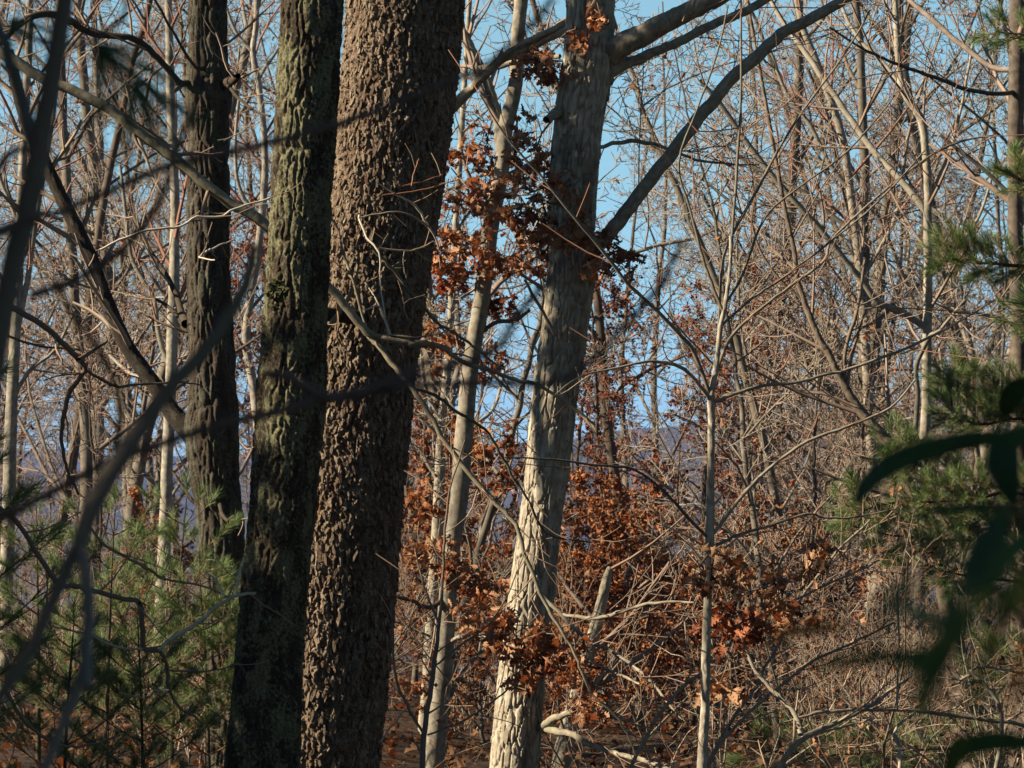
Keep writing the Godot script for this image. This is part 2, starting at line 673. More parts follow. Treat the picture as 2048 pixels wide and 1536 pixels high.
func big_trees() -> void:
	var rng := RandomNumberGenerator.new()
	rng.seed = 11
	var gray := twig_rule(Color(0.20, 0.17, 0.14), Color(0.26, 0.20, 0.16), 0.004, [7, 5, 4])
	var wob := noise(61, 1.0, FastNoiseLite.TYPE_SIMPLEX_SMOOTH, 2)
	var fine := noise(62, 1.0, FastNoiseLite.TYPE_SIMPLEX_SMOOTH, 3)
	var blot := noise(63, 1.0, FastNoiseLite.TYPE_SIMPLEX_SMOOTH, 4)
	var gap := cells(64, FastNoiseLite.RETURN_DISTANCE2_SUB)
	var cell := cells(64, FastNoiseLite.RETURN_CELL_VALUE)
	gap.cellular_distance_function = FastNoiseLite.DISTANCE_EUCLIDEAN
	cell.cellular_distance_function = FastNoiseLite.DISTANCE_EUCLIDEAN

	# --- the lichened oak in front
	var tr := full_trunk(trace([624, -30, 122, 617, 160, 124, 602, 400, 120, 592, 620, 128, 583, 790, 139, 572, 930, 136, 558, 1080, 132, 546, 1220, 134, 535, 1360, 138, 525, 1536, 150, 520, 1640, 158], 16.0), 13.0)
	var t := thing("oak_tree", tr[0][0], "lichen-spotted rough oak trunk in front, overlapping the flaky brown pine trunk", "tree")
	var g := bark_trunk(tr[0], tr[1], 170, 0.009, -0.6, 4.2, func(q: Vector3) -> Array:
		var w := Vector3(wob.get_noise_3d(q.x * 9, q.y * 5, q.z * 9), 0, wob.get_noise_3d(q.z * 9 + 40, q.y * 5, q.x * 9)) * 0.022
		var x := (q.x + w.x) * 30.0
		var y := q.y * 11.5
		var z := (q.z + w.z) * 30.0
		var f := sqrt(clampf((gap.get_noise_3d(x, y, z) + 1.0) / 0.55, 0.0, 1.0))
		var ridge := smoothstep(0.0, 0.20, gap.get_noise_3d(x * 0.62 + 30.0, y * 0.30, z * 0.62) + 1.0)
		var uneven := clampf(0.8 + 0.9 * blot.get_noise_3d(q.x * 4.0, q.y * 1.6, q.z * 4.0), 0.3, 1.5)
		var h := 0.012 * f * (0.35 + 0.65 * ridge) * uneven + 0.012 * ridge - 0.016 + 0.003 * cell.get_noise_3d(x, y, z) + 0.0045 * fine.get_noise_3d(q.x * 90, q.y * 60, q.z * 90)
		var li := smoothstep(-0.06, 0.14, blot.get_noise_3d(q.x * 7, q.y * 3.2, q.z * 7) * 0.8 + 0.75 * blot.get_noise_3d(q.x * 55, q.y * 38, q.z * 55))
		var bare := Color(0.10, 0.078, 0.055).lerp(Color(0.165, 0.13, 0.095), 0.5 + 0.5 * cell.get_noise_3d(x, y, z))
		return [h, bare.lerp(Color(0.42, 0.42, 0.26), li * 0.9)])
	part(t, "trunk", g, M.bark)
	# moss pads and a snapped stub
	var mo := Geo.new()
	for k in 260:
		var a := Vector2(rng.randfn() * 14.0, rng.randfn() * 11.0)
		var c := at(562 + a.x, 580 + a.y, 15.86 - 0.0001 * k) 
		flake(mo, c, Vector3(rng.randfn() * 0.5, 0.2, 1).normalized(), Vector3.UP.rotated(Vector3.BACK, rng.randf() * TAU), 0.010, 0.014, 0.006, Color(0.10, 0.115, 0.05).lerp(Color(0.2, 0.2, 0.09), rng.randf()), rng)
	part(t, "moss", mo, M.bark, true, "stuff")
	upper_crown(t, tr, 6.0, 9, 4.0, gray, M.bark, rng)

	# --- the flaky brown pine behind it
	tr = full_trunk(trace([814, -40, 236, 803, 110, 232, 787, 260, 226, 770, 400, 222, 745, 560, 222, 722, 720, 222, 708, 860, 224, 694, 1000, 224, 679, 1180, 226, 662, 1353, 228, 640, 1536, 234, 632, 1620, 240], 18.0), 16.0)
	var pine := thing("pine_tree", tr[0][0], "thick brown pine trunk with flaking scaly bark, sunlit along its left", "tree")
	var pine_bark := func(q: Vector3) -> Array:
		var w := Vector3(wob.get_noise_3d(q.x * 11, q.y * 8, q.z * 11), wob.get_noise_3d(q.z * 8, q.y * 8, q.x * 8 + 17), wob.get_noise_3d(q.z * 11 + 40, q.y * 8, q.x * 11)) * 0.03
		var x := (q.x + w.x) * 31.0
		var y := (q.y + w.y) * 7.0
		var z := (q.z + w.z) * 31.0
		var f := smoothstep(0.0, 0.24, gap.get_noise_3d(x, y, z) + 1.0)
		var cv := cell.get_noise_3d(x, y, z)
		var w2 := fine.get_noise_3d(q.x * 26, q.y * 14, q.z * 26) * 0.03
		var c2 := cell.get_noise_3d((q.x + w2) * 46, (q.y + w2) * 19, (q.z - w2) * 46)
		var furrow := smoothstep(0.0, 0.16, gap.get_noise_3d(x * 0.42 + 20.0, y * 0.30, z * 0.42) + 1.0)
		var uneven := clampf(0.75 + 0.9 * blot.get_noise_3d(q.x * 3.1, q.y * 1.3, q.z * 3.1), 0.25, 1.5)
		var ridge := 1.0 - absf(wob.get_noise_3d(q.x * 8.0 + w.x * 60.0, q.y * 1.5, q.z * 8.0 + w.z * 60.0)) * 2.2
		var h := (0.012 * f + 0.007 * cv + 0.005 * c2 * f) * uneven + 0.016 * furrow - 0.034 + 0.018 * clampf(ridge, 0.0, 1.0) + 0.006 * fine.get_noise_3d(q.x * 60, q.y * 26, q.z * 60)
		var c := Color(0.21, 0.14, 0.098).lerp(Color(0.46, 0.365, 0.28), clampf(0.5 + 0.45 * cv + 0.35 * fine.get_noise_3d(q.x * 24, q.y * 14, q.z * 24), 0, 1))
		return [h, c]
	g = bark_trunk(tr[0], tr[1], 290, 0.0095, -0.9, 4.7, pine_bark)
	part(pine, "trunk", g, M.pine_bark)
	var fl := Geo.new()
	var pp: PackedVector3Array = tr[0]
	for k in 6500:
		var f := rng.randf() * (pp.size() - 1.01)
		var j := int(f)
		var c := pp[j].lerp(pp[j + 1], f - j)
		if c.y < -0.9 or c.y > 4.9: continue
		var a := rng.randf() * TAU
		var dir := Vector3(cos(a), 0, sin(a))
		var up := (pp[j + 1] - pp[j]).normalized().rotated(dir, rng.randf_range(-0.38, 0.38))
		var rr: float = lerpf(tr[1][j], tr[1][j + 1], f - j)
		var wide := rng.randf_range(0.005, 0.012)
		flake(fl, c + dir * (rr + rng.randf_range(-0.006, 0.010)), (dir + Vector3(rng.randfn(), rng.randfn(), rng.randfn()) * 0.18).normalized(), up, wide, wide * rng.randf_range(2.0, 4.6), rng.randf_range(0.003, 0.010), Color(0.23, 0.155, 0.11).lerp(Color(0.55, 0.455, 0.36), rng.randf()), rng)
	part(pine, "bark_flakes", fl, M.pine_bark, true, "stuff")
	# dead stub at the left and its broken end
	var st := Geo.new()
	var sp := trace([742, 640, 30, 690, 632, 30, 640, 628, 27, 610, 630, 25], 17.75, 17.2)
	tube(st, sp[0], sp[1], 10, Color(0.09, 0.06, 0.045))
	lathe_tip(st, sp[0][sp[0].size() - 1], Vector3(-1, 0, 0.2).normalized(), sp[1][sp[1].size() - 1], Color(0.2, 0.14, 0.1))
	part(pine, "branch_stub", st, M.pine_bark)
	upper_crown(pine, tr, 9.0, 10, 3.2, gray, M.bark, rng)

	white_oak(rng, fine, blot, gap, cell, wob)
	forked_tree(rng, fine, blot, gap, cell, wob, gray)


func white_oak(rng: RandomNumberGenerator, fine: FastNoiseLite, blot: FastNoiseLite, gap: FastNoiseLite, cell: FastNoiseLite, wob: FastNoiseLite) -> void:
	var d := 20.0
	var tr := full_trunk(trace([1184, -40, 98, 1180, 40, 94, 1176, 130, 104, 1158, 240, 98, 1149, 340, 96, 1142, 460, 94, 1140, 580, 94, 1123, 700, 92, 1107, 820, 90, 1096, 930, 86, 1084, 1020, 84, 1070, 1130, 88, 1056, 1250, 94, 1042, 1370, 94, 1028, 1536, 98, 1020, 1640, 102], d), 14.0)
	var t := thing("oak_tree", tr[0][0], "pale shaggy-barked oak at mid-picture with big limbs sweeping up to the right", "tree")
	var g := bark_trunk(tr[0], tr[1], 170, 0.009, -1.0, 4.7, func(q: Vector3) -> Array:
		var w := Vector3(wob.get_noise_3d(q.x * 7, q.y * 3, q.z * 7), 0, wob.get_noise_3d(q.z * 7 + 40, q.y * 3, q.x * 7)) * 0.02
		var x := (q.x + w.x) * 23.0
		var y := q.y * 4.2
		var z := (q.z + w.z) * 23.0
		var f := smoothstep(0.03, 0.13, gap.get_noise_3d(x, y, z) + 1.0)
		var cv := cell.get_noise_3d(x, y, z)
		var h := 0.016 * f - 0.014 + 0.003 * cv + 0.003 * fine.get_noise_3d(q.x * 60, q.y * 26, q.z * 60)
		var c := Color(0.42, 0.37, 0.30).lerp(Color(0.64, 0.585, 0.49), clampf(0.55 + 0.3 * cv + 0.45 * blot.get_noise_3d(q.x * 16, q.y * 7, q.z * 16), 0, 1))
		c = c.lerp(Color(0.21, 0.18, 0.145), smoothstep(0.12, 0.3, blot.get_noise_3d(q.x * 5 + 9, q.y * 1.1, q.z * 5)) * 0.6)
		return [h, c])
	part(t, "trunk", g, M.pale)
	# loose plates of bark
	var fl := Geo.new()
	var pp: PackedVector3Array = tr[0]
	for k in 420:
		var f := rng.randf() * (pp.size() - 1.01)
		var j := int(f)
		var c := pp[j].lerp(pp[j + 1], f - j)
		if c.y < -1.0 or c.y > 4.9: continue
		var a := rng.randf() * TAU
		var dir := Vector3(cos(a), 0, sin(a))
		var rr: float = lerpf(tr[1][j], tr[1][j + 1], f - j)
		var wide := rng.randf_range(0.007, 0.020)
		flake(fl, c + dir * (rr + rng.randf_range(-0.001, 0.006)), (dir + Vector3(rng.randfn(), rng.randfn() * 0.5, rng.randfn()) * 0.16).normalized(), (pp[j + 1] - pp[j]).normalized().rotated(dir, rng.randf_range(-0.25, 0.25)), wide, wide * rng.randf_range(2.0, 5.0), rng.randf_range(0.003, 0.010), Color(0.36, 0.315, 0.25).lerp(Color(0.66, 0.60, 0.50), rng.randf()), rng)
	part(t, "bark_plates", fl, M.pale, true, "stuff")

	var rule := twig_rule(Color(0.33, 0.29, 0.24), Color(0.26, 0.19, 0.15), 0.0035, [6, 5, 4])
	var dark := Color(0.42, 0.375, 0.305)
	var tan_ := dark
	# limbs: outline in the photograph, depth at its two ends, colour
	for a in [
		[[1205, 112, 64, 1236, 96, 50, 1294, 64, 44, 1342, 40, 40, 1396, 14, 36, 1460, -22, 32, 1540, -90, 26, 1640, -220, 18, 1700, -380, 8], 20.0, 19.4, dark],
		[[1215, 142, 34, 1262, 124, 22, 1308, 104, 19, 1359, 83, 18, 1410, 56, 18, 1478, 28, 17, 1540, -6, 16, 1640, -70, 13, 1760, -190, 9, 1850, -330, 4], 20.0, 20.8, dark],
		[[1185, 500, 30, 1219, 466, 29, 1260, 414, 28, 1308, 349, 27, 1359, 287, 27, 1410, 222, 26, 1461, 161, 25, 1513, 113, 25, 1564, 68, 23, 1632, 31, 22, 1700, -8, 20, 1790, -80, 17, 1900, -200, 12, 1980, -340, 6], 20.0, 20.3, tan_],
		[[1150, 58, 24, 1100, 72, 19, 1048, 103, 19, 997, 122, 18, 945, 176, 19, 898, 224, 24, 850, 290, 26], 20.1, 21.2, dark],
		[[1150, 40, 18, 1100, 62, 13, 1060, 82, 12, 1020, 100, 9, 985, 138, 8], 20.1, 20.6, dark],
		[[1120, 222, 24, 1104, 232, 18, 1092, 240, 14], 19.95, 19.7, dark],
		[[1196, 295, 8, 1262, 282, 9, 1320, 292, 7, 1370, 312, 6, 1420, 325, 5, 1520, 330, 3], 20.0, 21.0, dark],
		[[1083, 1456, 20, 1113, 1436, 14, 1150, 1426, 11, 1205, 1429, 8, 1239, 1436, 6, 1282, 1450, 4], 19.9, 19.4, tan_],
		[[1083, 1458, 18, 1137, 1467, 13, 1188, 1493, 11, 1239, 1510, 10, 1290, 1521, 9, 1350, 1545, 7], 19.9, 19.1, tan_],
		[[1126, 1228, 5, 1171, 1236, 9, 1222, 1230, 8, 1273, 1213, 7, 1325, 1204, 6, 1390, 1205, 4], 19.4, 19.0, tan_],
		[[1075, 1180, 9, 1164, 1271, 8, 1219, 1301, 8, 1273, 1336, 8, 1308, 1370, 6, 1342, 1414, 5, 1365, 1440, 3], 19.8, 19.0, tan_],
		[[1080, 1260, 7, 1150, 1310, 8, 1200, 1334, 8, 1245, 1352, 6, 1280, 1368, 3], 19.6, 19.0, tan_],
		[[1050, 560, 6, 1085, 620, 7, 1120, 690, 8], 19.6, 19.9, dark],
	]:
		var p := trace(a[0], a[1], a[2], 0.012, rng)
		var tone: Color = a[3]
		part(t, "limb", bark_trunk(p[0], p[1], 30 if a[0][2] > 15 else 10, 0.014, -3.0, 9.0, func(q: Vector3) -> Array:
			var f := blot.get_noise_3d(q.x * 12, q.y * 4.0, q.z * 12)
			var e := fine.get_noise_3d(q.x * 55, q.y * 18, q.z * 55)
			return [minf(0.007, p[1][0] * 0.1) * e, tone * (1.0 + 0.5 * e) if f < 0.3 else tone.lerp(Color(0.40, 0.39, 0.27), 0.55)]), M.pale)
	# twigs springing from the limbs
	var tw := Geo.new()
	for a in [[[1236, 96, 8, 1460, -22, 6, 1700, -380, 5], 19.6, 0.24, 1.1], [[1262, 124, 5, 1540, -6, 5, 1850, -330, 4], 20.5, 0.22, 1.0], [[1700, -8, 6, 1980, -340, 5], 20.3, 0.2, 0.9], [[1219, 466, 6, 1461, 161, 6, 1700, -8, 6], 20.2, 0.5, 0.9],
		[[1126, 1228, 5, 1390, 1205, 4], 19.2, 0.12, 0.5], [[1164, 1271, 5, 1365, 1440, 4], 19.3, 0.14, 0.5], [[1100, 1440, 5, 1282, 1450, 4], 19.6, 0.16, 0.5], [[1137, 1467, 5, 1350, 1545, 4], 19.4, 0.2, 0.45],
		[[1262, 282, 3, 1520, 330, 3], 20.5, 0.14, 0.6], [[1048, 103, 4, 898, 224, 4], 20.6, 0.25, 0.6]]:
		var p := trace(a[0], a[1])
		shoots(tw, p[0], p[1], a[2], a[3], rule, rng, 0.1, 2)
	part(t, "twigs", tw, M.twig, true, "stuff")
	upper_crown(t, tr, 6.4, 7, 3.4, twig_rule(Color(0.3, 0.26, 0.22), Color(0.26, 0.2, 0.16), 0.004, [7, 5, 4]), M.pale, rng)

	# sprays of dry leaves: [centre, half width, half height, leaves, anchor, depth, colour kind]
	leaf_sprays(t, [
		[1085, 128, 46, 34, 26, 1048, 118, 19.9, 0], [1192, 22, 34, 24, 9, 1200, -20, 19.5, 0], [1148, 92, 22, 18, 7, 1150, 60, 19.7, 0],
		[1050, 300, 52, 58, 30, 1120, 222, 20.0, 0], [1030, 415, 60, 50, 32, 1120, 330, 20.1, 0], [1085, 465, 44, 48, 24, 1130, 400, 20.0, 0], [1128, 395, 52, 46, 26, 1140, 340, 19.6, 0], [1165, 480, 64, 40, 30, 1150, 430, 19.5, 0], [1230, 520, 55, 40, 20, 1180, 480, 19.6, 0],
		[1062, 1290, 70, 44, 46, 1075, 1180, 19.4, 0], [1000, 1262, 56, 36, 22, 1040, 1230, 19.5, 0], [1140, 1325, 66, 46, 38, 1150, 1290, 19.2, 0],
		[1190, 1400, 60, 40, 24, 1180, 1330, 19.2, 0], [1060, 1345, 50, 30, 18, 1080, 1280, 19.3, 0]], rng)


# each spray: twigs from an anchor, a few leaves at the end of every twig; the leaves are things one can count, so each is a mesh of its own
var leaf_meshes := {}
var near_leaves: Array[Geo] = []
func leaf_mesh(kind: int, k: int) -> ArrayMesh:
	var key := kind * 16 + k
	if not leaf_meshes.has(key):
		var r := RandomNumberGenerator.new()
		r.seed = 500 + key
		var s := leaf_shape(r)
		var col := leaf_color(r, kind)
		for j in s.c.size(): s.c[j] = col
		leaf_meshes[key] = commit(s, M.leaf)
	return leaf_meshes[key]


func leaf_sprays(t: Node3D, sprays: Array, rng: RandomNumberGenerator, size := 0.088, single := true) -> void:
	for a in sprays:
		var d: float = a[7]
		var root := at(a[5], a[6], d)
		var wood := Geo.new()
		var mid := at(a[0], a[1], d)
		var ends: Array[Vector3] = []
		var bunch: int = maxi(2, int(a[4]) / 2)
		# a crooked stem from the anchor through the spray, and short twigs off it
		var reach := (mid - root) * 1.25
		var stem := PackedVector3Array([root])
		for k in 6:
			stem.append(root + reach * ((k + 1) / 6.0) + Vector3(rng.randfn(), rng.randfn() - 0.3, rng.randfn()) * 0.035)
		tube(wood, stem, PackedFloat32Array([0.009, 0.008, 0.007, 0.006, 0.005, 0.004, 0.003]), 5, Color(0.17, 0.12, 0.09))
		for k in bunch:
			var q := Vector2(rng.randfn() * 0.5, rng.randfn() * 0.5).limit_length(1.1)
			var e := at(a[0] + q.x * a[2], a[1] + q.y * a[3], d + rng.randf_range(-0.25, 0.25))
			ends.append(e)
			var from := stem[0]
			for p in stem:
				if p.distance_to(e) < from.distance_to(e) - 0.02: from = p
			var c := from.lerp(e, 0.5) + Vector3(rng.randf() - 0.5, rng.randf() * 0.7, rng.randf() - 0.5) * 0.09
			tube(wood, PackedVector3Array([from, c, e]), PackedFloat32Array([0.0045, 0.0035, 0.002]), 4, Color(0.17, 0.11, 0.08))
		var o := part(t, "branch", wood, M.twig)
		var bulk := Geo.new()
		for k in int(a[4] * 4.2):
			var e := ends[k % ends.size()]
			var dir := Vector3(rng.randfn() * 0.7, -0.45 + rng.randfn() * 0.5, rng.randfn() * 0.7)
			var x := Transform3D(hang(dir, rng, size * rng.randf_range(0.7, 1.25)), e + Vector3(rng.randfn(), rng.randfn(), rng.randfn()) * 0.02)
			if single and k < int(a[4] * 0.8):
				var l := MeshInstance3D.new()
				l.name = "leaf"
				l.mesh = leaf_mesh(a[8], rng.randi() % 12)
				o.add_child(l, true)
				l.transform = Transform3D(x.basis, x.origin)
			else:
				if near_leaves.is_empty():
					for q in 10: near_leaves.append(leaf_shape(rng))
				add_shape(bulk, near_leaves[rng.randi() % 10], x, leaf_color(rng, a[8]))
		if bulk.v.size():
			var b := part(o, "leaves", bulk, M.leaf, true, "stuff")
			b.position = Vector3.ZERO


func forked_tree(rng: RandomNumberGenerator, fine: FastNoiseLite, blot: FastNoiseLite, gap: FastNoiseLite, cell: FastNoiseLite, wob: FastNoiseLite, rule: Dictionary) -> void:
	var tr := full_trunk(trace([415, -40, 74, 416, 100, 75, 418, 165, 88, 417, 260, 77, 416, 400, 82, 417, 520, 82, 421, 650, 88, 425, 770, 90, 424, 860, 106, 428, 940, 98, 438, 1020, 90, 446, 1180, 90, 455, 1330, 92, 466, 1480, 98, 470, 1560, 104], 22.0), 14.0)
	var t := thing("oak_tree", tr[0][0], "dark furrowed oak left of the lichened trunk, forking low to the left", "tree")
	var bark := func(q: Vector3) -> Array:
		var w := Vector3(wob.get_noise_3d(q.x * 8, q.y * 2.4, q.z * 8), 0, wob.get_noise_3d(q.z * 8 + 40, q.y * 2.4, q.x * 8)) * 0.03
		var x := (q.x + w.x) * 21.0
		var y := q.y * 4.0
		var z := (q.z + w.z) * 21.0
		var f := sqrt(clampf((gap.get_noise_3d(x, y, z) + 1.0) / 0.5, 0.0, 1.0))
		var cv := cell.get_noise_3d(x, y, z)
		var h := 0.026 * f - 0.014 + 0.006 * cv + 0.004 * fine.get_noise_3d(q.x * 70, q.y * 40, q.z * 70)
		var li := smoothstep(0.1, 0.22, blot.get_noise_3d(q.x * 6, q.y * 2, q.z * 6) * 0.7 + 0.7 * blot.get_noise_3d(q.x * 40, q.y * 30, q.z * 40))
		return [h, Color(0.115, 0.092, 0.075).lerp(Color(0.20, 0.165, 0.13), 0.5 + 0.5 * cv).lerp(Color(0.25, 0.27, 0.215), li * 0.8)]
	part(t, "trunk", bark_trunk(tr[0], tr[1], 140, 0.011, -1.2, 5.6, bark), M.bark)
	var fork := trace([16, 100, 22, 51, 239, 24, 92, 330, 26, 130, 410, 27, 181, 515, 29, 208, 590, 29, 253, 691, 30, 307, 767, 31, 345, 826, 36, 388, 872, 46, 418, 930, 50], 22.6, 22.0)
	fork[0].reverse()
	fork[1].reverse()
	part(t, "fork_limb", bark_trunk(fork[0], fork[1], 40, 0.02, -2.0, 6.0, func(q: Vector3) -> Array:
		return [0.006 * fine.get_noise_3d(q.x * 40, q.y * 12, q.z * 40), Color(0.085, 0.068, 0.058).lerp(Color(0.16, 0.15, 0.125), smoothstep(0.1, 0.3, blot.get_noise_3d(q.x * 20, q.y * 9, q.z * 20)))]), M.bark)
	var tw := Geo.new()
	var dark := Color(0.15, 0.115, 0.09)
	for a in [
		[[412, 172, 18, 376, 167, 14, 359, 164, 13, 325, 126, 13, 290, 92, 13, 256, 76, 13, 185, 66, 14, 147, 46, 14, 109, 29, 15, 68, 31, 14, 27, 58, 13, -10, 100, 12], 22.0, 21.2],
		[[450, 168, 22, 466, 160, 18, 476, 152, 12], 21.9, 21.6],
		[[372, 648, 20, 362, 620, 14, 340, 560, 10, 300, 500, 8, 268, 430, 6], 22.1, 23.0],
		[[386, 690, 20, 360, 640, 9, 330, 610, 7, 290, 590, 4], 22.1, 22.6],
		[[455, 170, 8, 498, 215, 6, 540, 232, 5], 21.8, 21.4],
		[[400, 150, 7, 350, 70, 6, 300, -20, 5], 21.9, 21.5],
		[[440, 1010, 10, 452, 1040, 7, 470, 1030, 4], 21.7, 21.3],
	]:
		var p := trace(a[0], a[1], a[2], 0.012, rng)
		var lg := Geo.new()
		tube(lg, p[0], p[1], 9, dark.lerp(Color(0.3, 0.26, 0.2), rng.randf() * 0.5))
		part(t, "limb", lg, M.bark)
		shoots(tw, p[0], p[1], 0.22, 0.6, rule, rng, 0.1, 2)
	shoots(tw, fork[0], fork[1], 0.22, 0.7, rule, rng, 0.2, 2)
	part(t, "twigs", tw, M.twig, true, "stuff")
	upper_crown(t, tr, 6.5, 7, 3.0, rule, M.bark, rng)


# ---------------------------------------------------------------- slimmer trees that the photograph shows one by one
# trunk outline, depth, colour; limbs: [outline, end depth]
func slim_tree(called: String, label: String, group: String, trunk: Array, d: float, col: Color, limbs: Array, rule: Dictionary, shoot: Array, rng: RandomNumberGenerator, height := 12.0, crown := 4) -> Node3D:
	var tr := full_trunk(trace(trunk, d, -1.0, 0.004 * d / 20.0, rng), height)
	var t := thing(called, tr[0][0], label, "tree", group)
	var b := noise(rng.randi() % 999, 1.0, FastNoiseLite.TYPE_SIMPLEX_SMOOTH, 4)
	var pale := col * 1.35
	var dim := col * 0.7
	part(t, "trunk", bark_trunk(tr[0], tr[1], 28, 0.03, -1.5, 7.0, func(q: Vector3) -> Array:
		var f := b.get_noise_3d(q.x * 9, q.y * 3.0, q.z * 9)
		var e := b.get_noise_3d(q.x * 50, q.y * 30, q.z * 50)
		return [0.004 * e, dim.lerp(pale, clampf(0.5 + 0.9 * f + 0.5 * e, 0, 1))]), M.pale)
	var tw := Geo.new()
	for a in limbs:
		var p := trace(a[0], d, a[1], 0.006 * d / 20.0, rng)
		var lg := Geo.new()
		tube(lg, p[0], p[1], 8, col * (a[2] if a.size() > 2 else 1.0))
		part(t, "limb", lg, M.pale)
		if shoot[0] > 0.0:
			shoots(tw, p[0], p[1], shoot[0], shoot[1], rule, rng, 0.2, int(shoot[2]))
	if shoot.size() > 3 and shoot[3] > 0.0:
		shoots(tw, tr[0], tr[1], shoot[3], shoot[1] * 1.4, rule, rng, 0.3, int(shoot[2]))
	part(t, "twigs", tw, M.twig, true, "stuff")
	if crown > 0:
		upper_crown(t, tr, maxf(4.5, tr[0][tr[0].size() - 1].y - 6.0), crown, 2.4, rule, M.pale, rng)
	return t


